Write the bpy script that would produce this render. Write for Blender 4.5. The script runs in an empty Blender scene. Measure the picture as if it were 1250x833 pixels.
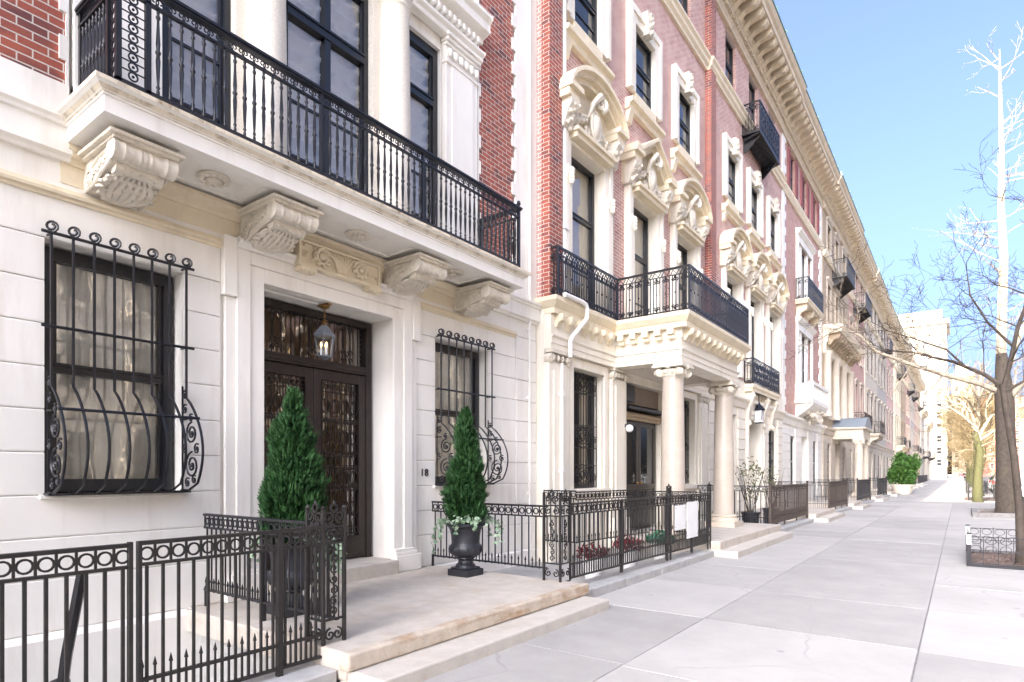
import bpy, math, random
from mathutils import Vector, Matrix
random.seed(7)
PI = math.pi
SC = bpy.context.scene
COL = SC.collection
ORG = {}

# ------------------------------------------------------------------ mesh builder
class MB:
    def __init__(s):
        s.v = []; s.f = []; s.m = []; s.mi = 0
    def add(s, vs, fs):
        b = len(s.v)
        s.v.extend(vs)
        for f in fs:
            s.f.append(tuple(b + i for i in f)); s.m.append(s.mi)
        return s
    def box(s, x0, x1, y0, y1, z0, z1):
        if x0 > x1: x0, x1 = x1, x0
        if y0 > y1: y0, y1 = y1, y0
        if z0 > z1: z0, z1 = z1, z0
        v = [(x0,y0,z0),(x1,y0,z0),(x1,y1,z0),(x0,y1,z0),(x0,y0,z1),(x1,y0,z1),(x1,y1,z1),(x0,y1,z1)]
        return s.add(v, [(0,3,2,1),(4,5,6,7),(0,1,5,4),(1,2,6,5),(2,3,7,6),(3,0,4,7)])
    def prism(s, poly, axis, a, b):
        n = len(poly)
        if axis == 'y': g = lambda p, t: (p[0], t, p[1])      # poly (x,z)
        elif axis == 'x': g = lambda p, t: (t, p[0], p[1])    # poly (y,z)
        else: g = lambda p, t: (p[0], p[1], t)                # poly (x,y)
        v = [g(p, a) for p in poly] + [g(p, b) for p in poly]
        f = [tuple(range(n)), tuple(range(2*n-1, n-1, -1))]
        f += [(i, (i+1) % n, n + (i+1) % n, n + i) for i in range(n)]
        return s.add(v, f)
    def quad(s, a, b, c, d):
        return s.add([a, b, c, d], [(0,1,2,3)])
    def tube(s, pts, r, n=6, closed=False, cap=True):
        P = [Vector(p) for p in pts]; k = len(P)
        if k < 2: return s
        R = r if isinstance(r, (list, tuple)) else [r]*k
        vs = []; up = None
        for i in range(k):
            if closed: t = P[(i+1) % k] - P[i-1]
            elif i == 0: t = P[1]-P[0]
            elif i == k-1: t = P[-1]-P[-2]
            else: t = P[i+1]-P[i-1]
            if t.length < 1e-9: t = Vector((0,0,1))
            t.normalize()
            if up is None:
                up = Vector((0,0,1)) if abs(t.z) < .9 else Vector((1,0,0))
            a = up - t*up.dot(t)
            if a.length < 1e-5:
                a = Vector((0,1,0)) - t*t.y
            a.normalize(); b = t.cross(a); up = a
            for j in range(n):
                th = 2*PI*j/n + PI/n
                vs.append(tuple(P[i] + (a*math.cos(th) + b*math.sin(th))*R[i]))
        fs = []
        for i in range(k if closed else k-1):
            i2 = (i+1) % k
            for j in range(n):
                fs.append((i*n+j, i*n+(j+1) % n, i2*n+(j+1) % n, i2*n+j))
        if cap and not closed:
            fs.append(tuple(range(n-1, -1, -1))); fs.append(tuple((k-1)*n+j for j in range(n)))
        return s.add(vs, fs)
    def bar(s, p, q, r, n=4): return s.tube([p, q], r, n)
    def lathe(s, prof, c, n=16, axis='z'):
        vs = []; k = len(prof)
        for r, z in prof:
            for j in range(n):
                a = 2*PI*j/n
                if axis == 'z': vs.append((c[0]+r*math.cos(a), c[1]+r*math.sin(a), c[2]+z))
                elif axis == 'x': vs.append((c[0]+z, c[1]+r*math.cos(a), c[2]+r*math.sin(a)))
                else: vs.append((c[0]+r*math.cos(a), c[1]+z, c[2]+r*math.sin(a)))
        fs = [(i*n+j, i*n+(j+1) % n, (i+1)*n+(j+1) % n, (i+1)*n+j) for i in range(k-1) for j in range(n)]
        fs.append(tuple(range(n-1, -1, -1))); fs.append(tuple((k-1)*n+j for j in range(n)))
        return s.add(vs, fs)
    def blob(s, c, r, n=8, m=5, jit=0):
        vs = []; fs = []
        for i in range(1, m):
            ph = PI*i/m
            for j in range(n):
                a = 2*PI*j/n; q = 1+random.uniform(-jit, jit)
                vs.append((c[0]+r[0]*math.sin(ph)*math.cos(a)*q, c[1]+r[1]*math.sin(ph)*math.sin(a)*q, c[2]+r[2]*math.cos(ph)*q))
        t = len(vs); vs += [(c[0],c[1],c[2]+r[2]), (c[0],c[1],c[2]-r[2])]
        for i in range(m-2):
            for j in range(n): fs.append((i*n+j, (i+1)*n+j, (i+1)*n+(j+1) % n, i*n+(j+1) % n))
        for j in range(n):
            fs.append((t, j, (j+1) % n)); fs.append((t+1, (m-2)*n+(j+1) % n, (m-2)*n+j))
        return s.add(vs, fs)
    def ring(s, c, R, r, u=(0,1,0), w=(0,0,1), n=14, k=4, Rw=None):
        u = Vector(u); w = Vector(w); c = Vector(c); Rw = Rw or R
        return s.tube([c+u*R*math.cos(2*PI*i/n)+w*Rw*math.sin(2*PI*i/n) for i in range(n)], r, k, closed=True)
    def spiral(s, c, R, r, u=(0,1,0), w=(0,0,1), turns=1.5, a0=0, k=4, n=None, R1=.15, taper=True):
        u = Vector(u); w = Vector(w); c = Vector(c); n = n or int(10*turns)+2
        pts = []; rr = []
        for i in range(n+1):
            t = i/n; a = a0 + 2*PI*turns*t; q = R*(1-t)+R*R1*t
            pts.append(c+u*q*math.cos(a)+w*q*math.sin(a)); rr.append(r*(1-.35*t) if taper else r)
        s.tube(pts, rr, k)
        return pts[0]
    def build(s, name, mats, parent=None, smooth=None, bevel=0, seg=1):
        if not isinstance(mats, (list, tuple)): mats = [mats]
        me = bpy.data.meshes.new(name)
        o = ORG.get(parent.name, (0,0,0)) if parent else (0,0,0)
        me.from_pydata([(x-o[0], y-o[1], z-o[2]) for x, y, z in s.v], [], s.f)
        for m in mats: me.materials.append(m)
        if len(mats) > 1: me.polygons.foreach_set('material_index', s.m)
        me.validate(); me.update()
        if smooth is not None:
            me.shade_smooth(); me.set_sharp_from_angle(angle=math.radians(smooth))
        ob = bpy.data.objects.new(name, me); COL.objects.link(ob)
        if parent: ob.parent = parent; ORG[ob.name] = o
        if bevel:
            b = ob.modifiers.new('bevel', 'BEVEL'); b.width = bevel; b.segments = seg
            b.limit_method = 'ANGLE'; b.angle_limit = math.radians(50); b.harden_normals = False
        return ob

def tag(o, label=None, cat=None, group=None, kind=None):
    if label: o['label'] = label
    if cat: o['category'] = cat
    if group: o['group'] = group
    if kind: o['kind'] = kind
    return o
def thing(name, label, cat, loc=(0,0,0), group=None):
    o = bpy.data.objects.new(name, None); COL.objects.link(o)
    o.empty_display_size = .2
    o.location = loc; ORG[o.name] = tuple(loc)
    return tag(o, label, cat, group)
def copy_tree(o, parent=None):
    c = o.copy(); COL.objects.link(c)
    if parent: c.parent = parent
    for ch in list(o.children): copy_tree(ch, c)
    return c

# ------------------------------------------------------------------ materials
def node_mat(name):
    m = bpy.data.materials.new(name); m.use_nodes = True
    nt = m.node_tree; b = nt.nodes['Principled BSDF']
    return m, nt, b
def L(nt, a, b): nt.links.new(a, b)
def N(nt, t, **kw):
    n = nt.nodes.new(t)
    for k, v in kw.items():
        if k in n.inputs: n.inputs[k].default_value = v
        else: setattr(n, k, v)
    return n
def coords(nt, scale=(1,1,1)):
    tc = N(nt, 'ShaderNodeTexCoord'); mp = N(nt, 'ShaderNodeMapping')
    mp.inputs['Scale'].default_value = scale
    L(nt, tc.outputs['Object'], mp.inputs['Vector'])
    return mp.outputs['Vector']
def c4(c): return (c[0], c[1], c[2], 1)
def surf(name, col, rough=.6, var=.08, scale=4, bump=.15, bscale=40, stain=None, stain_amt=.5, stain_scale=(6,6,.7), metal=0, spec=.5, col2=None, stain_lo=.52, stain_hi=.75):
    m, nt, b = node_mat(name)
    v = coords(nt)
    n1 = N(nt, 'ShaderNodeTexNoise', Scale=scale, Detail=6.0, Roughness=.6); L(nt, v, n1.inputs['Vector'])
    r = N(nt, 'ShaderNodeValToRGB'); L(nt, n1.outputs['Fac'], r.inputs['Fac'])
    r.color_ramp.elements[0].position = .3; r.color_ramp.elements[1].position = .7
    r.color_ramp.elements[0].color = c4([max(0, x*(1-var)) for x in (col2 or col)])
    r.color_ramp.elements[1].color = c4([min(1, x*(1+var)) for x in col])
    out = r.outputs['Color']
    if stain:
        v2 = coords(nt, stain_scale)
        n2 = N(nt, 'ShaderNodeTexNoise', Scale=1.0, Detail=8.0, Roughness=.65); L(nt, v2, n2.inputs['Vector'])
        mr = N(nt, 'ShaderNodeMapRange'); mr.inputs[1].default_value = stain_lo; mr.inputs[2].default_value = stain_hi
        mr.inputs[4].default_value = stain_amt
        L(nt, n2.outputs['Fac'], mr.inputs[0])
        mx = N(nt, 'ShaderNodeMixRGB'); L(nt, mr.outputs[0], mx.inputs[0]); L(nt, out, mx.inputs[1]); mx.inputs[2].default_value = c4(stain)
        out = mx.outputs[0]
    L(nt, out, b.inputs['Base Color'])
    b.inputs['Roughness'].default_value = rough; b.inputs['Metallic'].default_value = metal
    b.inputs['Specular IOR Level'].default_value = spec
    if bump:
        n3 = N(nt, 'ShaderNodeTexNoise', Scale=bscale, Detail=5.0, Roughness=.6); L(nt, v, n3.inputs['Vector'])
        bp = N(nt, 'ShaderNodeBump', Strength=bump, Distance=.01); L(nt, n3.outputs['Fac'], bp.inputs['Height']); L(nt, bp.outputs['Normal'], b.inputs['Normal'])
    return m
def brick(name, ca, cb, cc, mortar, bw=.215, rh=.073, bump=.6, ms=.006):
    m, nt, b = node_mat(name)
    tc = N(nt, 'ShaderNodeTexCoord'); sx = N(nt, 'ShaderNodeSeparateXYZ'); L(nt, tc.outputs['Object'], sx.inputs[0])
    ad = N(nt, 'ShaderNodeMath', operation='ADD'); L(nt, sx.outputs[0], ad.inputs[0]); L(nt, sx.outputs[1], ad.inputs[1])
    cb_ = N(nt, 'ShaderNodeCombineXYZ'); L(nt, ad.outputs[0], cb_.inputs[0]); L(nt, sx.outputs[2], cb_.inputs[1])
    def br(c1, c2, bias):
        t = N(nt, 'ShaderNodeTexBrick'); t.offset = .5
        t.inputs['Color1'].default_value = c4(c1); t.inputs['Color2'].default_value = c4(c2); t.inputs['Mortar'].default_value = c4(mortar)
        t.inputs['Scale'].default_value = 1.0; t.inputs['Mortar Size'].default_value = ms; t.inputs['Mortar Smooth'].default_value = .15
        t.inputs['Bias'].default_value = bias; t.inputs['Brick Width'].default_value = bw; t.inputs['Row Height'].default_value = rh
        L(nt, cb_.outputs[0], t.inputs['Vector']); return t
    t1 = br(ca, cb, 0.0)
    # a second palette chosen brick by brick through white noise on the cell index
    fx = N(nt, 'ShaderNodeTexNoise', Scale=3.1, Detail=3.0); L(nt, cb_.outputs[0], fx.inputs['Vector'])
    t2 = br(cc, ca, .1)
    mr = N(nt, 'ShaderNodeMapRange'); mr.inputs[1].default_value = .42; mr.inputs[2].default_value = .62; L(nt, fx.outputs['Fac'], mr.inputs[0])
    mx = N(nt, 'ShaderNodeMixRGB'); L(nt, mr.outputs[0], mx.inputs[0]); L(nt, t1.outputs['Color'], mx.inputs[1]); L(nt, t2.outputs['Color'], mx.inputs[2])
    n4 = N(nt, 'ShaderNodeTexNoise', Scale=55.0, Detail=4.0); L(nt, cb_.outputs[0], n4.inputs['Vector'])
    hs = N(nt, 'ShaderNodeHueSaturation'); m4 = N(nt, 'ShaderNodeMapRange'); m4.inputs[3].default_value = .75; m4.inputs[4].default_value = 1.25
    L(nt, n4.outputs['Fac'], m4.inputs[0]); L(nt, m4.outputs[0], hs.inputs['Value']); L(nt, mx.outputs[0], hs.inputs['Color'])
    L(nt, hs.outputs[0], b.inputs['Base Color']); b.inputs['Roughness'].default_value = .8
    bp = N(nt, 'ShaderNodeBump', Strength=bump, Distance=.008, invert=True); L(nt, t1.outputs['Fac'], bp.inputs['Height']); L(nt, bp.outputs[0], b.inputs['Normal'])
    return m
def glass_thin(name, tint=(.9,.95,1), refl=1.0, rough=.0, ior=1.5, wav=.02, coat=0):
    m, nt, b = node_mat(name); out = nt.nodes['Material Output']
    tr = N(nt, 'ShaderNodeBsdfTransparent'); tr.inputs[0].default_value = c4(tint)
    gl = N(nt, 'ShaderNodeBsdfGlossy'); gl.inputs['Roughness'].default_value = rough
    fr = N(nt, 'ShaderNodeFresnel', IOR=ior)
    mu = N(nt, 'ShaderNodeMath', operation='MULTIPLY_ADD'); mu.inputs[1].default_value = refl; mu.inputs[2].default_value = coat; mu.use_clamp = True; L(nt, fr.outputs[0], mu.inputs[0])
    mx = N(nt, 'ShaderNodeMixShader'); L(nt, mu.outputs[0], mx.inputs[0]); L(nt, tr.outputs[0], mx.inputs[1]); L(nt, gl.outputs[0], mx.inputs[2])
    if wav:
        v = coords(nt); n3 = N(nt, 'ShaderNodeTexNoise', Scale=2.5, Detail=2.0); L(nt, v, n3.inputs['Vector'])
        bp = N(nt, 'ShaderNodeBump', Strength=wav, Distance=.2); L(nt, n3.outputs['Fac'], bp.inputs['Height']); L(nt, bp.outputs[0], gl.inputs['Normal'])
    L(nt, mx.outputs[0], out.inputs['Surface'])
    return m

WHITE = surf('white_painted_stone', (.84,.81,.74), .55, .035, 1.3, .12, 30, stain=(.60,.54,.45), stain_amt=.65, stain_scale=(3.2,3.2,.45), stain_lo=.5, stain_hi=.8)
WARMW = surf('warm_white_stone', (.82,.765,.65), .6, .045, 1.6, .15, 35, stain=(.58,.49,.36), stain_amt=.6, stain_scale=(3.2,3.2,.6), stain_lo=.5, stain_hi=.8)
CREAM = surf('cream_limestone', (.75,.655,.48), .7, .06, 2.2, .25, 45, stain=(.46,.38,.26), stain_amt=.5, stain_scale=(3.5,3.5,1.2))
CARVE = surf('carved_limestone', (.70,.64,.53), .75, .1, 6, .35, 60, stain=(.40,.36,.29), stain_amt=.6, stain_scale=(9,9,5))
WORN = surf('weathered_ledge_stone', (.72,.64,.50), .75, .12, 8, .35, 60, stain=(.22,.16,.09), stain_amt=.85, stain_scale=(10,6,2.0), stain_lo=.5, stain_hi=.68)
PALE = surf('pale_limestone', (.53,.465,.375), .7, .06, 2, .2, 40, stain=(.52,.46,.36), stain_amt=.5, stain_scale=(2,2,.6))
TAN = surf('tan_sandstone', (.40,.31,.21), .75, .1, 2.5, .25, 40, stain=(.36,.28,.18), stain_amt=.5, stain_scale=(2,2,.8))
GREY = surf('grey_limestone', (.40,.365,.315), .7, .08, 2.5, .2, 40, stain=(.4,.37,.32), stain_amt=.5)
GRANITE = surf('pinkish_granite', (.47,.41,.34), .3, .14, 70, .05, 90, stain=(.62,.55,.48), stain_amt=.4, stain_scale=(1,1,3))
SPECK = surf('speckled_stone', (.70,.65,.56), .7, .16, 55, .3, 90)
LAND = surf('landing_limestone', (.50,.45,.385), .75, .12, 5, .3, 50, stain=(.40,.31,.21), stain_amt=.7, stain_scale=(2.2,2.2,4), stain_lo=.5, stain_hi=.74)
STEP = surf('step_limestone', (.50,.46,.40), .75, .10, 6, .3, 50, stain=(.40,.33,.24), stain_amt=.6, stain_scale=(2.5,2.5,5))
RUST = surf('rust_stained_stone', (.50,.43,.34), .8, .16, 9, .4, 70, stain=(.30,.16,.06), stain_amt=.9, stain_scale=(3,2.2,8), stain_lo=.5, stain_hi=.72)
KERB = surf('kerb_granite', (.40,.39,.37), .8, .12, 8, .35, 60, stain=(.2,.19,.17), stain_amt=.6, stain_scale=(3,3,6))
BRICKD = brick('old_red_brick', (.23,.055,.035), (.10,.035,.035), (.33,.085,.04), (.55,.50,.45))
BRICKR = brick('orange_red_brick', (.37,.10,.06), (.11,.042,.045), (.30,.075,.05), (.55,.49,.43))
BRICKP = brick('rose_brick', (.51,.28,.225), (.37,.17,.14), (.57,.37,.305), (.66,.57,.52), ms=.009)
BRICKF = brick('faded_rose_brick', (.49,.27,.22), (.39,.19,.155), (.53,.33,.27), (.55,.44,.39))
IRON = surf('black_iron', (.010,.010,.013), .36, .3, 12, .12, 120, spec=.5)
IRONW = surf('worn_black_iron', (.014,.012,.011), .5, .35, 14, .25, 90, stain=(.05,.033,.022), stain_amt=.3, stain_scale=(14,14,14))
BRONZE = surf('bronze_brown_metal', (.022,.0145,.0115), .42, .25, 10, .1, 80, metal=.2)
BLACKW = surf('black_painted_wood', (.010,.011,.014), .3, .2, 8, .05, 60)
ROOM = surf('dark_room', (.03,.028,.026), .9, .2, 2, 0)
DOORW = surf('dark_door_wood', (.03,.022,.016), .3, .3, 6, .1, 40)
COPPER = surf('green_copper', (.16,.27,.22), .6, .2, 5, .2, 40)
LEAD = surf('lead_roof', (.20,.23,.25), .5, .12, 5, .1, 40)
ROOFM = surf('flat_roof_felt', (.09,.09,.09), .9, .2, 3, .2, 30)
DCURT = surf('brown_door_curtain', (.24,.16,.095), .9, .15, 5, .1, 80)
CURTAIN = surf('tan_curtain_cloth', (.93,.90,.83), .9, .12, 5, .1, 80)
SHEER = surf('white_sheer_cloth', (.92,.91,.89), .9, .04, 5, .05, 80)
BLIND = surf('beige_roller_blind', (.80,.70,.52), .85, .05, 3, .05, 60)
GLASS = glass_thin('window_glass', (.98,.99,.99), 1.0, coat=.13)
GLASSR = glass_thin('strong_reflecting_glass', (.96,.98,1.0), 1.0, 0, 1.5, .015, coat=.12)
CORN = surf('cornice_stone', (.60,.51,.375), .75, .1, 3, .3, 40, stain=(.34,.26,.17), stain_amt=.6, stain_scale=(3,4,1.5))
PIPE = surf('white_pipe_paint', (.80,.78,.74), .4, .05, 4, .1, 40, stain=(.45,.33,.2), stain_amt=.5, stain_scale=(6,6,3))
BRASS = surf('aged_brass', (.32,.19,.07), .35, .25, 20, .1, 60, metal=.8)
LEADG = surf('grey_lantern_metal', (.20,.22,.25), .4, .2, 15, .1, 60, metal=.5)
LGLASS = glass_thin('lantern_glass', (.93,.95,.97), 1.2, .05, 1.45, 0)
POT = surf('black_urn_iron', (.018,.019,.024), .42, .3, 12, .15, 80)
def darkpane(name, col, rough=.03):
    m, nt, b = node_mat(name)
    v = coords(nt); n = N(nt, 'ShaderNodeTexNoise', Scale=.9, Detail=2.0); L(nt, v, n.inputs['Vector'])
    r = N(nt, 'ShaderNodeValToRGB'); r.color_ramp.elements[0].color = c4([x*.4 for x in col]); r.color_ramp.elements[1].color = c4(col); L(nt, n.outputs['Fac'], r.inputs['Fac'])
    L(nt, r.outputs[0], b.inputs['Base Color']); b.inputs['Roughness'].default_value = rough
    return m
PANE = darkpane('dark_window_pane', (.03,.032,.035))
def emis(name, col, s, base=(.8,.7,.5)):
    m, nt, b = node_mat(name); b.inputs['Base Color'].default_value = c4(base)
    b.inputs['Emission Color'].default_value = c4(col); b.inputs['Emission Strength'].default_value = s
    return m
BULB = emis('warm_bulb', (1,.62,.22), .7)
GLOBE = emis('white_globe_glass', (1,.97,.9), .0, (.85,.85,.85))
def leafmat(name, a, b_, rough=.5, sc=6):
    m, nt, b = node_mat(name)
    g = N(nt, 'ShaderNodeNewGeometry')
    v = coords(nt); n = N(nt, 'ShaderNodeTexNoise', Scale=sc, Detail=3.0); L(nt, v, n.inputs['Vector'])
    ad = N(nt, 'ShaderNodeMath', operation='ADD'); L(nt, g.outputs['Random Per Island'], ad.inputs[0]); L(nt, n.outputs['Fac'], ad.inputs[1])
    mr = N(nt, 'ShaderNodeMapRange'); mr.inputs[1].default_value = .3; mr.inputs[2].default_value = 1.3; L(nt, ad.outputs[0], mr.inputs[0])
    r = N(nt, 'ShaderNodeValToRGB'); r.color_ramp.elements[0].color = c4(a); r.color_ramp.elements[1].color = c4(b_); L(nt, mr.outputs[0], r.inputs['Fac'])
    L(nt, r.outputs[0], b.inputs['Base Color']); b.inputs['Roughness'].default_value = rough
    b.inputs['Specular IOR Level'].default_value = .25
    return m
CONIF = leafmat('conifer_needles', (.010,.040,.016), (.045,.115,.035))
IVYM = leafmat('ivy_leaves', (.06,.16,.07), (.40,.50,.36))
BUSHM = leafmat('bush_leaves', (.02,.07,.012), (.075,.17,.03))
REDF = leafmat('red_flowers', (.09,.012,.018), (.22,.03,.04))
DRYL = leafmat('mixed_dry_leaves', (.05,.075,.025), (.19,.18,.085))
BARKD = surf('dark_grey_bark', (.062,.048,.037), .9, .35, 9, .8, 35, stain=(.10,.085,.05), stain_amt=.6, stain_scale=(4,4,1.2))
BARKP = surf('pale_plane_bark', (.34,.285,.21), .85, .15, 6, .4, 30, stain=(.10,.085,.06), stain_amt=.85, stain_scale=(7,7,1.6))
BARKG = surf('mossy_green_bark', (.075,.075,.03), .9, .2, 6, .6, 30, stain=(.06,.06,.03), stain_amt=.6, stain_scale=(4,4,1.2))
BARKY = surf('yellow_budding_twigs', (.165,.125,.065), .85, .25, 3, .2, 30)
SOIL = surf('pit_soil', (.15,.105,.085), .95, .4, 14, .9, 50)
WHITEP = surf('white_gloss_paint', (.82,.82,.80), .4, .03, 5, .05, 40)
# ------------------------------------------------------------------ the setting
def island_mat(name, col, var, rough=.8, stain=(.4,.37,.33)):
    m, nt, b = node_mat(name)
    g = N(nt, 'ShaderNodeNewGeometry'); v = coords(nt)
    n1 = N(nt, 'ShaderNodeTexNoise', Scale=1.1, Detail=8.0, Roughness=.68); L(nt, v, n1.inputs['Vector'])
    n2 = N(nt, 'ShaderNodeTexNoise', Scale=130.0, Detail=3.0); L(nt, v, n2.inputs['Vector'])
    a = N(nt, 'ShaderNodeMath', operation='MULTIPLY_ADD'); L(nt, g.outputs['Random Per Island'], a.inputs[0]); a.inputs[1].default_value = .45; L(nt, n1.outputs['Fac'], a.inputs[2])
    a2 = N(nt, 'ShaderNodeMath', operation='MULTIPLY_ADD'); L(nt, n2.outputs['Fac'], a2.inputs[0]); a2.inputs[1].default_value = .35; L(nt, a.outputs[0], a2.inputs[2])
    mr = N(nt, 'ShaderNodeMapRange'); mr.inputs[1].default_value = .5; mr.inputs[2].default_value = 1.25; L(nt, a2.outputs[0], mr.inputs[0])
    r = N(nt, 'ShaderNodeValToRGB'); r.color_ramp.elements[0].color = c4([x*(1-var) for x in col]); r.color_ramp.elements[1].color = c4([x*(1+var) for x in col]); L(nt, mr.outputs[0], r.inputs['Fac'])
    v3 = coords(nt, (1.4,.9,1)); n5 = N(nt, 'ShaderNodeTexNoise', Scale=3.0, Detail=9.0, Roughness=.75); L(nt, v3, n5.inputs['Vector'])
    m5 = N(nt, 'ShaderNodeMapRange'); m5.inputs[1].default_value = .6; m5.inputs[2].default_value = .8; m5.inputs[4].default_value = .45; L(nt, n5.outputs['Fac'], m5.inputs[0])
    mx = N(nt, 'ShaderNodeMixRGB'); L(nt, m5.outputs[0], mx.inputs[0]); L(nt, r.outputs[0], mx.inputs[1]); mx.inputs[2].default_value = c4(stain)
    vo = N(nt, 'ShaderNodeTexVoronoi', Scale=1.7); L(nt, v, vo.inputs['Vector'])
    g1 = N(nt, 'ShaderNodeMapRange'); g1.inputs[1].default_value = .045; g1.inputs[2].default_value = .065; g1.inputs[3].default_value = .4; g1.inputs[4].default_value = 0; L(nt, vo.outputs['Distance'], g1.inputs[0])
    mg = N(nt, 'ShaderNodeMixRGB'); L(nt, g1.outputs[0], mg.inputs[0]); L(nt, mx.outputs[0], mg.inputs[1]); mg.inputs[2].default_value = (.16,.15,.14,1)
    # hairline cracks: edges of large cells, broken up by noise
    vc = N(nt, 'ShaderNodeTexVoronoi', Scale=.42); vc.feature = 'DISTANCE_TO_EDGE'; nw = N(nt, 'ShaderNodeTexNoise', Scale=2.2, Detail=6.0); L(nt, v, nw.inputs['Vector'])
    wv = N(nt, 'ShaderNodeMixRGB'); wv.inputs[0].default_value = .22; L(nt, v, wv.inputs[1]); L(nt, nw.outputs['Color'], wv.inputs[2]); L(nt, wv.outputs[0], vc.inputs['Vector'])
    ck = N(nt, 'ShaderNodeMapRange'); ck.inputs[1].default_value = .002; ck.inputs[2].default_value = .006; ck.inputs[3].default_value = .28; ck.inputs[4].default_value = 0; L(nt, vc.outputs['Distance'], ck.inputs[0])
    mk_ = N(nt, 'ShaderNodeMapRange'); mk_.inputs[1].default_value = .5; mk_.inputs[2].default_value = .62; L(nt, n1.outputs['Fac'], mk_.inputs[0])
    cm = N(nt, 'ShaderNodeMath', operation='MULTIPLY'); L(nt, ck.outputs[0], cm.inputs[0]); L(nt, mk_.outputs[0], cm.inputs[1])
    mc = N(nt, 'ShaderNodeMixRGB'); L(nt, cm.outputs[0], mc.inputs[0]); L(nt, mg.outputs[0], mc.inputs[1]); mc.inputs[2].default_value = (.14,.13,.12,1)
    L(nt, mc.outputs[0], b.inputs['Base Color']); b.inputs['Roughness'].default_value = rough
    bp = N(nt, 'ShaderNodeBump', Strength=.25, Distance=.004); L(nt, n2.outputs['Fac'], bp.inputs['Height']); L(nt, bp.outputs[0], b.inputs['Normal'])
    return m
PAVE = island_mat('pavement_concrete', (.37,.352,.325), .22)
JOINT = surf('pavement_joint', (.27,.26,.25), .9, .2, 12, .3, 60)
COURT = surf('court_flagstone', (.42,.40,.37), .85, .12, 3, .3, 50)
ASPH = surf('asphalt', (.06,.06,.062), .85, .15, 6, .5, 90)
GROUND = surf('ground_paving', (.30,.29,.27), .9, .15, 1.5, .3, 40)

m = MB(); m.quad((-900,-900,-.75),(900,-900,-.75),(900,900,-.75),(-900,900,-.75)); tag(m.build('ground', GROUND), kind='structure')
m = MB()
xe = [2.36, 3.94, 5.9, 8.02]
y = -7.35; rows = []
while y < 215: rows.append(y); y += 2.0
for i in range(3):
    for a, b in zip(rows[:-1], rows[1:]):
        off = .06*i if i else 0
        g = .0045; d = .014; e = .0035
        x0, x1, y0, y1 = xe[i]+g, xe[i+1]-g, a+g-off, b-g-off
        h = random.uniform(-.0025, .0025)
        v = [(x0,y0,-d),(x1,y0,-d),(x1,y1,-d),(x0,y1,-d),(x0+e,y0+e,h),(x1-e,y0+e,h),(x1-e,y1-e,h),(x0+e,y1-e,h)]
        m.add(v, [(4,5,6,7),(0,1,5,4),(1,2,6,5),(2,3,7,6),(3,0,4,7)])
tag(m.build('sidewalk', PAVE), kind='structure')
m = MB(); m.box(2.34, 8.03, -9, 216, -.8, -.014); tag(m.build('sidewalk_bed', JOINT), kind='structure')
m = MB(); m.box(8.04, 8.26, -9, 216, -.8, -.004); tag(m.build('road_kerb', KERB, bevel=.02), kind='structure')
m = MB(); m.box(8.27, 18.7, -60, 400, -.8, -.14); tag(m.build('road', ASPH), kind='structure')
m = MB(); m.box(18.71, 22.2, -60, 216, -.8, 0.0); tag(m.build('far_sidewalk', GROUND), kind='structure')
m = MB(); m.box(-.3, 2.335, 6.62, 216, -.8, -.01); tag(m.build('front_court_paving', COURT), kind='structure')
m = MB(); m.box(-40, 8.03, 216.5, 400, -.8, -.02); tag(m.build('far_ground', GROUND), kind='structure')

# ------------------------------------------------------------------ shared house pieces
def facade(mb, X, Y0, Y1, z0, z1, ops, rec=.3, back=-1.0):
    """front skin with openings (y0,y1,z0,z1[,rec]) and their reveals, closed at the sides"""
    ys = sorted({Y0, Y1, *[o[0] for o in ops], *[o[1] for o in ops]}); zs = sorted({z0, z1, *[o[2] for o in ops], *[o[3] for o in ops]})
    for ya, yb in zip(ys[:-1], ys[1:]):
        run = None
        for za, zb in zip(zs[:-1], zs[1:]):
            yc, zc = (ya+yb)/2, (za+zb)/2
            hole = any(o[0] < yc < o[1] and o[2] < zc < o[3] for o in ops)
            if not hole:
                mb.quad((X,ya,za),(X,yb,za),(X,yb,zb),(X,ya,zb))
    for o in ops:
        r = o[4] if len(o) > 4 else rec; xb = X-r-.12; a, b, c, d = o[:4]
        mb.quad((X,a,c),(X,a,d),(xb,a,d),(xb,a,c)); mb.quad((X,b,c),(xb,b,c),(xb,b,d),(X,b,d))
        mb.quad((X,a,d),(X,b,d),(xb,b,d),(xb,a,d)); mb.quad((X,a,c),(xb,a,c),(xb,b,c),(X,b,c))
    mb.quad((X,Y0,z0),(X,Y0,z1),(back,Y0,z1),(back,Y0,z0)); mb.quad((X,Y1,z0),(back,Y1,z0),(back,Y1,z1),(X,Y1,z1))
    mb.quad((X,Y0,z1),(X,Y1,z1),(back,Y1,z1),(back,Y0,z1))
def molding(mb, prof, Y0, Y1):
    """prof: list of (x,z) closed"""
    mb.prism(prof, 'y', Y0, Y1)
def dentils(mb, x0, x1, z0, z1, Y0, Y1, w, gap):
    n = int((Y1-Y0)/(w+gap)); st = (Y1-Y0)/n
    for i in range(n): mb.box(x0, x1, Y0+i*st+gap/2, Y0+i*st+gap/2+w, z0, z1)
def modillion(mb, x0, x1, yc, w, z0, z1):
    p = [(x0,z1),(x1,z1),(x1,z1-.25*(z1-z0)),(x1-.12*(x1-x0),z1-.5*(z1-z0)),(x0+.45*(x1-x0),z1-.62*(z1-z0)),(x0+.2*(x1-x0),z0),(x0,z0)]
    mb.prism(p, 'y', yc-w/2, yc+w/2)
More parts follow.
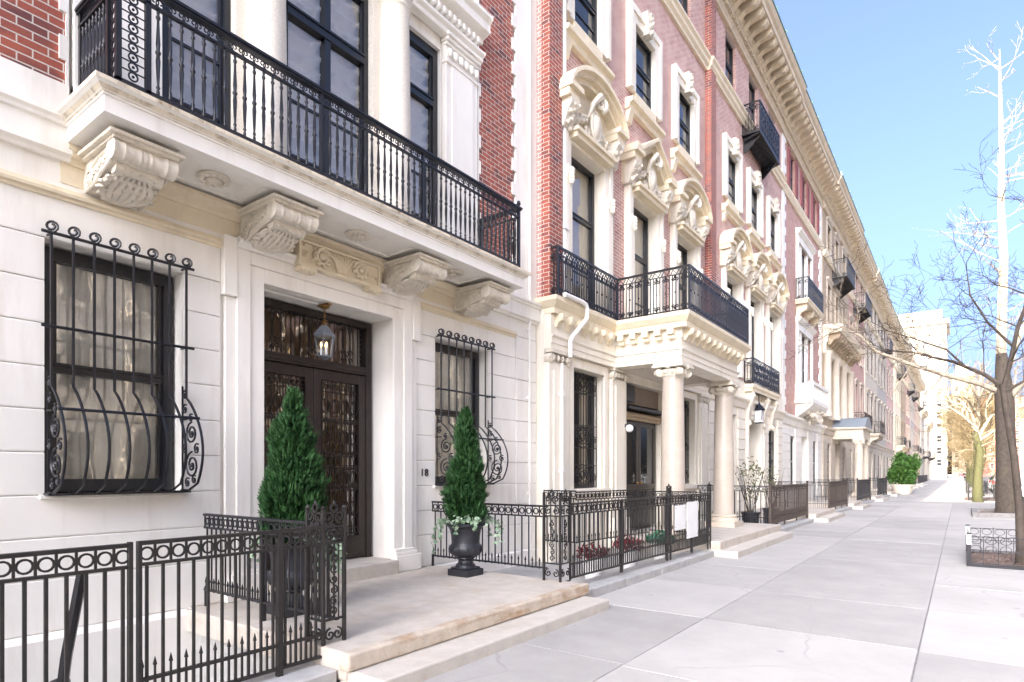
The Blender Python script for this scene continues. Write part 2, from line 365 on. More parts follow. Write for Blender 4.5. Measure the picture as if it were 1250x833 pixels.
def window(parent, y0, y1, z0, z1, xg, rail=None, mullions=(), transom=None, curtain=None, pane=None, fr=.07, frm=None, name='window', bars=(), dep=.09, cback=.07):
    """black frame with sash bars at plane xg, one pane, an optional curtain behind"""
    f = MB()
    f.box(xg-dep, xg+.0, y0, y0+fr, z0, z1); f.box(xg-dep, xg+.0, y1-fr, y1, z0, z1)
    f.box(xg-dep+.002, xg-.002, y0+fr, y1-fr, z1-fr*1.3, z1); f.box(xg-dep+.002, xg-.002, y0+fr, y1-fr, z0, z0+fr*1.3)
    if rail: f.box(xg-dep+.004, xg-.012, y0+fr, y1-fr, rail-.045, rail+.045); f.box(xg-.03, xg+.006, y0+fr, y1-fr, rail+.02, rail+.042)
    for t in (transom or ()): f.box(xg-dep+.003, xg+.012, y0+fr, y1-fr, t-.06, t+.06); f.box(xg, xg+.03, y0+fr, y1-fr, t+.03, t+.056)
    for q in mullions: f.box(xg-dep+.005, xg-.004, q-.045, q+.045, z0+fr, z1-fr)
    for b in bars: f.box(xg-.055, xg-.03, y0+fr, y1-fr, b-.014, b+.014)
    # inner bead
    f.box(xg-.06, xg-.025, y0+fr, y0+fr+.03, z0+fr, z1-fr); f.box(xg-.06, xg-.025, y1-fr-.03, y1-fr, z0+fr, z1-fr)
    w = f.build(name, frm or BLACKW, parent)
    p = MB(); p.quad((xg-.05,y0+.01,z0+.01),(xg-.05,y1-.01,z0+.01),(xg-.05,y1-.01,z1-.01),(xg-.05,y0+.01,z1-.01))
    p.build('pane', pane or PANE, w)
    if curtain:
        kind, mat = curtain
        c = MB(); xc = xg-.05-cback
        if kind == 'flat':
            c.quad((xc,y0,z0),(xc,y1,z0),(xc,y1,z1),(xc,y0,z1)); c.build('blind', mat, w)
        elif kind == 'fold':
            n = int((y1-y0)/.012); prev = None; r = random.uniform(0, 9)
            cols = []
            for i in range(n+1):
                yy = y0+(y1-y0)*i/n
                xx = xc-.05+.028*math.sin(yy*46+r)+.018*math.sin(yy*21+1.3*r)+.008*math.sin(yy*110)
                cols.append((xx, yy))
            vs = []; fs = []
            for i, (xx, yy) in enumerate(cols):
                vs += [(xx, yy, z0), (xx+.01*math.sin(yy*17), yy, (z0+z1)/2), (xx, yy, z1)]
                if i: fs += [(3*i-3,3*i,3*i+1,3*i-2),(3*i-2,3*i+1,3*i+2,3*i-1)]
            c.add(vs, fs); c.build('curtain', mat, w, smooth=80)
        elif kind == 'festoon':
            sw = .62; ny, nz = 44, 56; vs = []; fs = []
            for j in range(nz+1):
                for i in range(ny+1):
                    yy = y0+(y1-y0)*i/ny; zz = z0+(z1-z0)*j/nz
                    t = ((yy-y0) % ((y1-y0)/max(1, round((y1-y0)/sw))))/((y1-y0)/max(1, round((y1-y0)/sw)))
                    sag = .16*(4*t*(1-t))
                    vs.append((xc-.055+.05*math.sin((zz+sag)*2*PI/.21), yy, zz))
            for j in range(nz):
                for i in range(ny): a = j*(ny+1)+i; fs.append((a, a+1, a+ny+2, a+ny+1))
            c.add(vs, fs); c.build('festoon_blind', mat, w, smooth=80)
    return w

# ------------------------------------------------------------------ the near house: white ground storey, brick above
CY = 4.72
A = thing('white_townhouse', 'nearest townhouse, white grooved stone below, red brick above, long black-railed balcony', 'townhouse', (0, CY, 0))
YA0, YA1 = -6.0, 9.15
dw = (3.78, 5.68); wl = (1.79, 2.93); wr = (6.52, 7.76)
# rusticated white wall: courses with V grooves
m = MB()
ops = [(wl[0], wl[1], 1.41, 3.58), (wr[0], wr[1], 1.41, 3.58), (dw[0]-.02, dw[1]+.02, -.75, 3.68, .5), (-1.6, -.4, 1.41, 3.58)]
facade(m, -.028, YA0, YA1-.003, -.75, 4.4, ops, rec=.26)
cz = [.25, .70, 1.05, 1.41] + [1.41+.362*k for k in range(1, 7)] + [3.97]
def runs(z0, z1, ops, Y0, Y1):
    cut = sorted([(o[0], o[1]) for o in ops if o[2] < (z0+z1)/2 < o[3]]); out = []; a = Y0
    for c, d in cut: out.append((a, c)); a = d
    out.append((a, Y1)); return out
for z0, z1 in zip(cz[:-1], cz[1:]):
    if z1-z0 < .05: continue
    for a, b in runs(z0, z1, ops+[(3.30, 6.16, -1, 5)], YA0, YA1-.63):
        if b-a < .05: continue
        g = .013
        m.prism([(-.03,z0+.003),(-.003,z0+.003),(0.0,z0+g+.003),(0.0,z1-g),(-.003-.008,z1-.002),(-.03,z1-.002)], 'y', a, b)
m.build('ground_storey_wall', WHITE, A)
# quoin strip at the party line and plain frieze, plinth
m = MB()
for z0, z1 in zip(cz[:-1], cz[1:]):
    m.box(-.03, .012, YA1-.62, YA1-.004, z0+.004, z1-.004)
m.box(-.03, .004, YA0, YA1-.004, 3.975, 4.40)
m.prism([(0,-.75),(.07,-.75),(.07,.20),(.03,.25),(0,.25)], 'y', YA0, 2.98)
m.prism([(0,-.3),(.05,-.3),(.05,.22),(.02,.25),(0,.25)], 'y', 6.46, YA1-.004)
m.build('stone_trim', WHITE, A, bevel=.006)
# moulding above the windows
for a, b in ((YA0, 3.34), (6.14, YA1-.64)):
    m = MB(); m.prism([(0,3.93),(.018,3.93),(.022,3.955),(.05,3.965),(.055,3.99),(.035,4.0),(.03,4.03),(0,4.03)], 'y', a, b)
    m.build('string_moulding', CREAM, A, smooth=30)
# belt course level with the balcony slab
for a, b in ((YA0, 1.96), (7.51, YA1-.004)):
    m = MB(); m.prism([(-.02,4.26),(.05,4.26),(.06,4.29),(.10,4.31),(.10,4.52),(.125,4.53),(.13,4.56),(.155,4.58),(.155,4.615),(.03,4.64),(.02,4.93),(-.02,4.93)], 'y', a, b)
    m.build('belt_course', WHITE, A, smooth=25)
# door surround with crossettes, stepped
m = MB()
for sgn, ye in ((-1, dw[0]), (1, dw[1])):
    def bx(x0, x1, a, b, z0, z1): m.box(x0, x1, ye+sgn*a, ye+sgn*b, z0, z1)
    bx(-.02, .035, .0, .17, .55, 3.84); bx(-.02, .055, .17, .33, .55, 3.98); bx(-.02, .028, .33, .44, .3, 3.45); bx(-.02, .075, .33, .475, 3.45, 4.075)
    bx(-.02, .10, -.004, .46, .25, .47); bx(-.02, .085, 0.0, .40, .47, .52); bx(-.02, .07, .0, .36, .52, .56)
m.box(-.02, .036, dw[0]+.0, dw[1]-.0, 3.68, 3.84); m.box(-.02, .056, dw[0]-.17, dw[1]+.17, 3.84, 3.978)
m.prism([(0,3.98),(.07,3.98),(.08,4.02),(.115,4.04),(.12,4.075),(0,4.08)], 'y', dw[0]-.33, dw[1]+.33)
m.build('door_surround', WHITE, A, bevel=.007)
# cream frieze behind corbels
m = MB(); m.box(-.02, .012, 1.9, 7.55, 4.082, 4.30)
m.prism([(0,4.25),(.03,4.25),(.04,4.29),(.08,4.31),(.085,4.34),(.11,4.36),(.11,4.40),(0,4.40)], 'y', 1.93, 7.5)
m.build('balcony_frieze', CREAM, A, smooth=30)
# carved panel over the door
m = MB(); y0, y1, z0, z1 = 4.13, 5.33, 3.99, 4.262
m.box(.0, .05, y0, y1, z0-.02, z1)
for a, b, c, d in ((y0-.0,y1+.0,z1-.025,z1+.002),(y0-.0,y1+.0,z0-.022,z0+.01)): m.box(.03, .085, a, b, c, d)
m.box(.03, .083, y0-.001, y0+.03, z0, z1-.02); m.box(.03, .083, y1-.03, y1+.001, z0, z1-.02)
for yc in (y0+.02, y1-.2): m.box(.0, .105, yc, yc+.2, z0-.08, z0-.022); [m.blob((.10, yc+.035+.045*k, z0-.085), (.016,.016,.02), 6, 4) for k in range(4)]
for yc, s in ((4.45, 1), (5.01, -1)):
    m.spiral((.075, yc, 4.125), .105, .024, u=(0,s,0), turns=1.8, a0=.4, k=5); m.blob((.085,yc,4.125), (.035,.035,.035), 8, 5)
    for k in range(9):
        a = k*.7; m.blob((.07, yc+.10*math.cos(a), 4.125+.095*math.sin(a)), (.03,.03,.024), 6, 4)
for k in range(10):
    yy = 4.58+.03*k; m.tube([(.07, 4.73+(yy-4.73)*.35, 4.02), (.095, 4.73+(yy-4.73)*.8, 4.13), (.065, 4.73+(yy-4.73)*1.6, 4.235)], [.012,.016,.008], 5)
for k in range(26):
    yy = random.uniform(y0+.06, y1-.06); zz = random.uniform(z0+.02, z1-.04)
    m.tube([(.06,yy,zz), (.09,yy+random.uniform(-.03,.03),zz+.015), (.06,yy+random.uniform(-.05,.05),zz+random.uniform(-.03,.04))], [.011,.013,.005], 5)
m.v = [(x+.085 if x > .001 else x, y, z) for x, y, z in m.v]
m.build('carved_frieze_panel', CREAM, A, smooth=45)

# balcony: slab > corbels, rosettes, railing
m = MB(); bY0, bY1, bX = 1.92, 7.55, .87
m.box(-.02, bX-.07, bY0+.07, bY1-.07, 4.425, 4.60)
prof = [(-.14,4.40),(0,4.40),(0,4.525),(.012,4.53),(.012,4.545),(.03,4.555),(.055,4.585),(.085,4.60),(.085,4.63),(.05,4.64),(-.14,4.64)]
def around(mb, prof, X, y0, y1, xw=-.02):
    """sweep a profile round three sides of a slab with mitred corners"""
    vs = []; k = len(prof)
    path = [(xw, y0, 0, -1), (X, y0, 1, -1), (X, y1, 1, 1), (xw, y1, 0, 1)]
    for px, py, ox, oy in path:
        for d, z in prof: vs.append((px+ox*d, py+oy*d, z))
    fs = []
    for i in range(3):
        for j in range(k): fs.append((i*k+j, i*k+(j+1) % k, (i+1)*k+(j+1) % k, (i+1)*k+j))
    fs.append(tuple(range(k-1, -1, -1))); fs.append(tuple(3*k+j for j in range(k)))
    mb.add(vs, fs)
around(m, prof, bX, bY0, bY1)
BAL = m.build('balcony', WHITE, A, smooth=25)
m = MB()
around(m, [(.013,4.545),(.031,4.556),(.056,4.586),(.086,4.601),(.089,4.632),(.06,4.648),(-.2,4.655),(-.2,4.62),(0,4.57)], bX, bY0, bY1)
m.build('worn_ledge', WORN, BAL, smooth=30)
# soffit panels
m = MB()
cys = [2.29, 3.72, 5.72, 7.13]
for a, b in ((2.56,3.45),(3.99,5.45),(5.99,6.86)):
    for u, v in ((.16,.20),(.70,.74)): m.box(u, v, a, b, 4.408, 4.426)
    m.box(.2, .7, a, a+.04, 4.408, 4.426); m.box(.2, .7, b-.04, b, 4.408, 4.426)
m.build('soffit_moulding', WHITE, BAL)
for yc in (3.0, 4.73, 6.42):
    m = MB(); m.lathe([(.0,.0),(.14,.0),(.15,.012),(.145,.025),(.12,.03),(.115,.018),(.07,.02),(.06,.04),(.03,.05),(.0,.05)][::-1], (.45,yc,4.426), 20)
    m.v = [(x,y,2*4.426-z) for x,y,z in m.v]
    for k in range(12): a = k*PI/6; m.blob((.45+.115*math.cos(a), yc+.115*math.sin(a), 4.395), (.034,.034,.014), 7, 4)
    for k in range(8): a = k*PI/4+.2; m.blob((.45+.055*math.cos(a), yc+.055*math.sin(a), 4.385), (.025,.025,.012), 6, 4)
    m.build('rosette', CARVE, BAL, smooth=50)
for yc in cys:
    w = .235
    m = MB()
    # console body in profile: upper front volute, belly, small wall volute
    body = [(0,4.30),(.70,4.30),(.705,4.27),(.70,4.235),(.62,4.175),(.55,4.15),(.42,4.13),(.30,4.085),(.16,4.055),(.03,4.055),(0,4.07)]
    m.prism(body, 'y', yc-w+.02, yc+w-.02)
    for x0, x1, zz in ((0,.74,4.30),(0,.775,4.325),):
        m.box(-.01, x1, yc-w-.02-(x1-.74), yc+w+.02+(x1-.74), zz, zz+.026)
    for cx, cz_, R, ww in ((.655,4.235,.085,w+.012),(.545,4.150,.060,w-.05)):
        pr = []
        for k in range(25):
            t = -1+2*k/24; r = R*(.80+.26*t*t)*(1.13 if k in (10,12,14,4,20) else 1)
            pr.append((r, t*ww))
        m.lathe([(0,-ww)]+pr+[(0,ww)], (cx,yc,cz_), 14, 'y')
    for k in range(5): m.blob((.60, yc-.13+.065*k, 4.112), (.012,.012,.014), 6, 4)
    for s in (-1, 1):
        ys = yc+s*(w-.015)
        m.spiral((.655,ys,4.235), .062, .011, u=(1,0,0), turns=1.6, a0=0, k=5)
        m.spiral((.13,ys,4.15), .085, .014, u=(-1,0,0), w=(0,0,-1), turns=2, a0=0, k=5)
        m.tube([(.60,ys,4.28),(.45,ys,4.275),(.30,ys,4.25),(.2,ys,4.22)], [.012,.012,.012,.01], 5)
        for k in range(12):
            t = k/11; m.blob((.12+.42*t, ys, 4.13+.12*t+.02*math.sin(k*2.1)), (.028,.014,.022), 6, 4, .15)
        m.tube([(.62,ys,4.17),(.42,ys,4.125),(.30,ys,4.08),(.16,ys,4.05),(.03,ys,4.05)], .013, 5)
    # acanthus: a fan of broad lobes, each with a midrib and serrated edge lobes
    for k in range(-3, 4):
        t = k/3; pts = []; rr = []
        for q in range(7):
            u = q/6; pts.append((.06+.44*u, yc+t*(.03+.15*math.sin(u*2.6)), 4.028+.01*u+.095*u*u)); rr.append(.012+.024*math.sin(PI*min(1,u*.9+.08)))
        m.tube(pts, rr, 6)
        for q in range(5):
            u = .12+.18*q; yy = yc+t*(.03+.15*math.sin(u*2.6)); zz = 4.022+.01*u+.09*u*u
            for s in (-1, 1): m.blob((.06+.44*u, yy+s*.030, zz), (.034,.020,.018), 6, 4, .1)
        m.spiral((.20+.1*abs(t), yc+t*.185, 4.03), .045, .012, u=(1,0,0), w=(0,1 if k > 0 else -1,0), turns=1.2, a0=0, k=4)
    m.build('corbel', CARVE, BAL, smooth=45)

# wrought railing of the balcony
def scroll_band(mb, P, s0, s1, z0, z1, r=.008, step=None):
    h = z1-z0; step = step or h*1.15; n = max(1, int((s1-s0)/step)); st = (s1-s0)/n; zc = (z0+z1)/2
    for i in range(n):
        c = Vector(P(s0+(i+.5)*st, zc)); u = (Vector(P(s0+(i+.5)*st+.1, zc))-c).normalized()
        mb.spiral(c-u*st*.2, h*.42, r, u=u, turns=1.0, a0=-PI/2, k=4, R1=.3, taper=False)
        mb.spiral(c+u*st*.2, h*.42, r, u=-u, turns=1.0, a0=-PI/2, k=4, R1=.3, taper=False)
def balu(mb, x, y, z0, z1, s=1.0):
    h = z1-z0
    pr = [(.008,0),(.014,.02),(.014,.05),(.009,.07),(.017,.09),(.010,.12),(.013,.2),(.019,.40),(.014,.47),(.022,.49),(.022,.51),(.014,.53),(.018,.60),(.011,.82),(.010,.88),(.018,.9),(.018,.92),(.010,.94),(.014,.97),(.008,1)]
    mb.lathe([(r*s, z*h) for r, z in pr], (x,y,z0), 7)
rz0, rz1 = 4.66, 5.60; rx = .81; ry0, ry1 = 2.04, 7.49
R = MB()
def rrail(mb, x, z, a, b, hx, hz): mb.box(x-hx, x+hx, a, b, z-hz, z+hz)
for z, hx, hz in ((rz1,.045,.012),(rz1-.022,.032,.011),(rz1-.135,.02,.009),(rz0+.07,.02,.012)):
    R.box(rx-hx, rx+hx, ry0-hx, ry1+hx, z-hz, z+hz)
    for yy in (ry0, ry1): R.box(-.02, rx-hx-.001, yy-hx, yy+hx, z-hz, z+hz)
RA = R.build('railing', IRON, BAL)
for (x, yy) in ((rx, ry0), (rx-.17, ry0), (rx, ry1), (rx, ry0+.22), (.06, ry0), (.06, ry1)):
    m = MB(); m.box(x-.02, x+.02, yy-.02, yy+.02, 4.66, rz1-.01)
    if x == rx and yy in (ry0, ry1): m.lathe([(.0,0),(.03,.01),(.018,.03),(.034,.06),(.022,.1),(0,.115)], (rx, yy, rz1+.01), 10)
    m.build('railing_post', IRON, BAL)
for yy in (3.95, 5.45):
    m = MB(); m.box(rx-.016, rx+.016, yy-.016, yy+.016, 4.66, rz1-.03); m.build('railing_post', IRON, BAL)
m = MB(); balu(m, rx, ry0+.30, rz0+.08, rz1-.143); b0 = m.build('baluster', IRON, BAL, smooth=50)
def more_balu(dx, dy):
    c = b0.copy(); COL.objects.link(c); c.location = (dx, dy, 0)
yy = ry0+.30
while yy < ry1-.15:
    yy += .0955
    if min(abs(yy-3.95), abs(yy-5.45)) > .035: more_balu(0, yy-ry0-.30)
for k in range(8):
    for yb in (ry0, ry1): more_balu(.1+.072*k-rx if yb == ry0 else .1+.088*k-rx, yb-ry0-.30)
m = MB()
scroll_band(m, lambda s, z: (rx, s, z), ry0+.24, ry1-.03, rz1-.126, rz1-.034, .0065)
m.build('railing_scrollwork', IRON, BAL, smooth=50)
for yb in (ry0, ry1): m = MB(); scroll_band(m, lambda s, z: (s, yb, z), .08, rx-.2, rz1-.126, rz1-.034, .0065); m.build('railing_scrollwork', IRON, BAL, smooth=50)
m = MB()
for k in range(9):   # chain ornament of the corner panel
    zc = rz0+.14+.078*k
    m.ring((rx, ry0+.11, zc), .034, .0075, n=12); m.blob((rx, ry0+.11, zc), (.012,.012,.012), 6, 4)
    m.bar((rx, ry0+.02, zc+.036), (rx, ry0+.2, zc+.036), .006)
    m.ring((rx-.085, ry0, zc), .034, .0075, u=(1,0,0), n=12)
m.build('chain_ornament', IRON, BAL, smooth=50)

# upper storey: brick strips, quoins, stone bay with french windows
m = MB(); facade(m, .0, YA0, 1.95, 4.92, 17.2, [(-1.3,-.1,5.2,7.8),(-1.3,-.1,9.8,11.8),(-1.3,-.1,13.4,15.2)]); facade(m, .0, 7.50, 8.45, 4.92, 17.2, [])
m.build('brick_wall', BRICKR, A)
m = MB(); facade(m, -.02, 1.95, 7.50, 8.7, 17.2, [(a-.55,a+.55,b,c) for a in (2.7,4.72,6.75) for b, c in ((9.9,11.9),(13.4,15.2))], rec=.2)
m.build('upper_brick_wall', BRICKD, A)
m = MB(); m.box(-11, -1.0, YA0, YA1-.003, -.75, 17.6); m.build('house_body', BRICKD, A)
for side in range(3):
    m = MB(); k = 0; zz = 4.932
    while zz < 17.0:
        if side == 0: m.box(-.3, .022, YA1-.64-(.10 if k % 2 else 0), YA1-.004, zz, zz+.205)
        elif side == 1: m.box(-.3, .018, 7.50-.01, 7.50+(.06 if k % 2 else .012), zz, zz+.205)
        else: m.box(-.3, .018, 1.95-(.06 if k % 2 else .012), 1.96, zz, zz+.205)
        zz += .207; k += 1
    m.build('quoin_strip', WHITE, A)
bay = [(2.74,3.50,4.70,7.92),(4.06,5.40,4.70,7.92),(5.94,6.70,4.70,7.92)]
m = MB(); facade(m, -.06, 1.97, 7.48, 4.64, 8.7, bay, rec=.22)
for a, b in ((1.99,2.72),(6.72,7.46)):   # flanking pilasters
    m.box(-.05, .03, a, b, 4.66, 8.0); m.box(-.05, .06, a-.0, b+.0, 4.66, 4.95); m.box(.028, .045, a+.12, b-.12, 5.1, 7.75)
    for z, h, e in ((7.72,.04,.03),(7.98,.05,.03),(8.03,.06,.06),(8.09,.05,.09)): m.box(-.05, .03+e, a-e*.4, b+e*.4, z, z+h)
    for q in range(6): m.blob((.06, a+.06+q*(b-a-.12)/5, 7.88), (.035,.05,.07), 7, 5)
m.box(-.05, .02, 1.985, 7.465, 8.14, 8.45)
m.prism([(-.05,8.45),(.05,8.45),(.06,8.5),(.16,8.54),(.2,8.56),(.2,8.68),(.26,8.74),(.26,8.8),(-.05,8.84)], 'y', 1.9, 7.56)
m.prism([(-.05,8.10),(.09,8.10),(.10,8.16),(.15,8.2),(.15,8.24),(-.05,8.24)], 'y', 1.96, 7.50)
dentils(m, .02, .12, 8.36, 8.45, 2.0, 7.45, .06, .05)
m.build('stone_bay', WHITE, A, bevel=.008)
for yc in (3.78, 5.67):
    m = MB(); m.box(-.3, -.02, yc-.30, yc+.30, 4.665, 8.1)
    m.lathe([(.27,0),(.27,.12),(.25,.14),(.265,.19),(.23,.22),(.225,.3),(.22,1.4),(.195,3.1),(.2,3.12),(.22,3.15),(.2,3.18),(.22,3.25),(.27,3.4)], (.06,yc,4.67), 28)
    m.build('bay_column', SPECK, A, smooth=40)
for a, b, c, d in bay:
    w = b-a
    window(A, a, b, c+.02, d, -.12, cback=.01, transom=(7.03 if w > 1 else 7.1,), mullions=((a+b)/2,) if w > 1 else (), curtain=('festoon', SHEER), pane=GLASSR, fr=.10, bars=(5.35, 6.0) if w > 1 else (5.35, 5.95), dep=.11, name='french_window')
for b, c in ((9.9,11.9),(13.4,15.2)):
    for a in (2.7,4.72,6.75): window(A, a-.55, a+.55, b, c, -.16, rail=(b+c)/2)
for b, c in ((5.2,7.8),(9.8,11.8),(13.4,15.2)): window(A, -1.3, -.1, b, c, -.2, rail=(b+c)/2)
m = MB(); m.prism([(0,16.4),(.1,16.4),(.2,16.7),(.8,16.9),(1.0,17.2),(1.0,17.5),(0,17.62)], 'y', YA0, YA1-.003); m.build('cornice', CREAM, A)

# ground floor windows with bellied iron grilles
for (a, b) in (wl, wr, (-1.6,-.4)):
    window(A, a+.03, b-.03, 1.43, 3.56, -.17, rail=2.52, curtain=('fold', CURTAIN), pane=GLASS, fr=.085, cback=.01)
m = MB()
for a, b in (wl, wr): m.box(-.25, .03, a-.04, b+.04, 1.375, 1.412)
m.build('window_sill', WHITE, A, bevel=.006)
def belly(z):
    if z > 2.33: return .10
    if z > 2.27: return .10+.05*(2.33-z)/.06
    t = (2.27-z)/(2.27-1.43); return .15+.27*math.sin(PI*min(1,(t*.86+.02)))**.8-(.12 if t > .97 else 0)
def grille(a, b):
    g = MB(); n = 8; y0, y1 = a+.02, b-.02; st = (y1-y0)/(n-1)
    zs = [3.60,3.0,2.33,2.27]+[2.27-(2.27-1.43)*k/12 for k in range(1, 13)]
    for i in range(n):
        yy = y0+i*st
        g.tube([(belly(z), yy, z) for z in zs]+[(.08,yy,1.415)], .0125, 5)
        g.spiral((.10-.0, yy, 3.655), .05, .011, u=(.55,.83,0), w=(0,0,1), turns=1.45, a0=-PI/2, k=5, taper=False, R1=.35)
    for z, x, e in ((3.60,.105,.07),(2.82,.105,.07)): g.bar((x, y0-e, z), (x, y1+e, z), .014, 6); 
    g.bar((belly(2.12)+.004, y0-.02, 2.12), (belly(2.12)+.004, y1+.02, 2.12), .014, 6)
    for z in (3.60, 2.82, 2.12, 1.43):
        for yy in (y0, y1): g.bar((-.01, yy, z), (.11, yy, z), .010)
    g.box(.0, .13, y0-.03, y1+.03, 1.405, 1.425)
    for yy in (y0, y1):   # side panels: stacked C scrolls between wall and belly
        g.bar((.02, yy, 1.42), (.02, yy, 2.45), .010)
        for zc, R in ((1.67,.115),(1.98,.095)):
            xc = (belly(zc)+.02)/2
            g.spiral((xc, yy, zc), R*1.15, .010, u=(1,0,0), w=(0,0,1), turns=2.0, a0=PI/2, k=5, taper=False, R1=.12); g.blob((xc,yy,zc), (.022,.02,.022), 7, 5)
        for zc, xc, R in ((1.50,.12,.05),(1.825,.30,.055),(1.83,.06,.05),(2.22,.07,.05),(2.36,.055,.045),(1.53,.25,.045),(2.13,.19,.04)):
            g.spiral((xc, yy, zc), R, .009, u=(1,0,0), turns=1.4, a0=1, k=5, taper=False); g.blob((xc,yy,zc), (.016,.014,.016), 6, 4)
    g.build('window_grille', IRON, A, smooth=50)
for a, b in (wl, wr): grille(a, b)

# entrance: threshold, double bronze door with grilles, transom, jamb lining
xd = -.42
m = MB()
dy0, dy1 = dw[0]+.02, dw[1]-.02; dc = (dy0+dy1)/2
m.box(xd-.1, xd+.03, dy0, dy0+.09, .43, 3.66); m.box(xd-.1, xd+.03, dy1-.09, dy1, .43, 3.66); m.box(xd-.1, xd+.028, dy0+.09, dy1-.09, 3.58, 3.66)
m.box(xd-.1, xd+.05, dy0+.09, dy1-.09, 2.93, 3.04); m.box(xd, xd+.065, dy0+.09, dy1-.09, 2.955, 2.985)
DF = m.build('door_frame', BRONZE, A, bevel=.005)
def irongrid(mb, x, y0, y1, z0, z1, n, fancy=True):
    st = (y1-y0)/n
    for i in range(1, n): mb.bar((x, y0+i*st, z0), (x, y0+i*st, z1), .0085)
    if not fancy: return
    H = z1-z0
    for f in (.06, .30, .46, .52, .76, .93): mb.bar((x, y0, z0+f*H), (x, y1, z0+f*H), .0085)
    for i in range(n):
        yc = y0+(i+.5)*st
        for f in (.03, .965): mb.ring((x, yc, z0+f*H), st*.42, .008, n=10)
        if i % 2 == 0:
            for f in (.18, .38, .64, .84):
                mb.ring((x+.004, yc+st/2, z0+f*H), st*.8, .0085, n=12, Rw=st*1.25)
        for f in (.32, .44, .54, .74): mb.spiral((x+.004, yc, z0+f*H), st*.36, .0075, turns=1.2, a0=i, k=4, taper=False)
    for f in (.3, .52, .76):
        for i in range(n+1): mb.blob((x+.006, y0+i*st, z0+f*H), (.016,.018,.018), 6, 4)
m = MB(); x = xd+.0; irongrid(m, x, dy0+.09, dy1-.09, 3.04, 3.58, 13, False)
for i in (2, 6, 10):
    yc = dy0+.09+(i+.5)*(dy1-dy0-.18)/13; m.ring((x+.01, yc, 3.34), .055, .009, n=14, Rw=.2)
    for z in (3.1, 3.2, 3.5): m.spiral((x+.012, yc-.06, z), .045, .008, turns=1.3, k=4, taper=False); m.spiral((x+.012, yc+.06, z), .045, .008, u=(0,-1,0), turns=1.3, k=4, taper=False)
m.build('transom_grille', BRONZE, DF, smooth=50)
m = MB(); m.quad((xd-.05,dy0,3.0),(xd-.05,dy1,3.0),(xd-.05,dy1,3.6),(xd-.05,dy0,3.6)); m.build('transom_pane', GLASS, DF)
m = MB(); n = 90; vs = []; fs = []
for i in range(n+1):
    yy = dy0+(dy1-dy0)*i/n; xx = xd-.2+.03*math.sin(i*.9)+.012*math.sin(i*2.3)
    vs += [(xx,yy,.5),(xx,yy,3.6)]
    if i: fs.append((2*i-2,2*i,2*i+1,2*i-1))
m.add(vs, fs); m.build('door_curtain', DCURT, DF, smooth=80)
for a, b in ((dy0+.09, dc-.004), (dc+.004, dy1-.09)):
    m = MB(); z0, z1 = .45, 2.925; s = .11
    m.box(xd-.06, xd+.012, a, a+s, z0, z1); m.box(xd-.06, xd+.012, b-s, b, z0, z1); m.box(xd-.058, xd+.010, a+s, b-s, z1-.13, z1); m.box(xd-.058, xd+.010, a+s, b-s, z0, z0+.30)
    m.box(xd-.02, xd+.022, a+.03, b-.03, z0+.06, z0+.24)
    D = m.build('door_leaf', BRONZE, A, bevel=.005)
    m = MB(); irongrid(m, xd-.008, a+s, b-s, z0+.30, z1-.13, 8)
    for e, f in ((a+s, a+s+.014), (b-s-.014, b-s)): m.box(xd-.03, xd+.018, e, f, z0+.3, z1-.13)
    m.build('door_grille', BRONZE, D, smooth=50)
    m = MB(); m.quad((xd-.04,a+s,z0+.3),(xd-.04,b-s,z0+.3),(xd-.04,b-s,z1-.13),(xd-.04,a+s,z1-.13)); m.build('pane', GLASS, D)
    m = MB(); yk = b-.055 if a < dc-.2 else a+.055
    if a < dc-.2: m.box(xd+.01, xd+.02, yk-.025, yk+.025, 1.35, 1.6); m.lathe([(0,0),(.012,0),(.012,.04),(.03,.05),(.032,.07),(0,.085)], (xd+.018,yk,1.48), 12, 'x'); m.build('handle', BRASS, D, smooth=40)
m = MB(); m.box(-.62, .0, dw[0]+.01, dw[1]-.01, .2, .43); m.box(0, .16, dw[0]+.02, dw[1]-.02, .2, .425)
m.build('threshold_step', STEP, A, bevel=.012, seg=2)
m = MB(); m.tube([(-.12,3.82,3.66),(-.12,4.58,3.66)], .012, 6); m.build('conduit', PIPE, A)
# house number in cut letters
cu = bpy.data.curves.new('number', 'FONT'); cu.body = '18'; cu.size = .15; cu.extrude = .006; cu.align_x = 'CENTER'; cu.space_character = 1.15
to = bpy.data.objects.new('tmp', cu); COL.objects.link(to)
me = bpy.data.meshes.new_from_object(to.evaluated_get(bpy.context.evaluated_depsgraph_get())); bpy.data.objects.remove(to)
me.materials.append(IRONW); no = bpy.data.objects.new('house_number', me); COL.objects.link(no); no.parent = A
no.rotation_euler = (PI/2, 0, PI/2); no.location = (.008, 6.29-CY, 1.55)
m = MB(); m.tube([(.06, YA1-.28, .05),(.06,YA1-.28,5.0),(.06,YA1-.28,16.3)], .022, 8)
for z in (1.2, 2.9, 4.1, 6.0, 8.2): m.box(.0, .085, YA1-.31, YA1-.25, z, z+.05)
m.build('downpipe', PIPE, A, smooth=40)

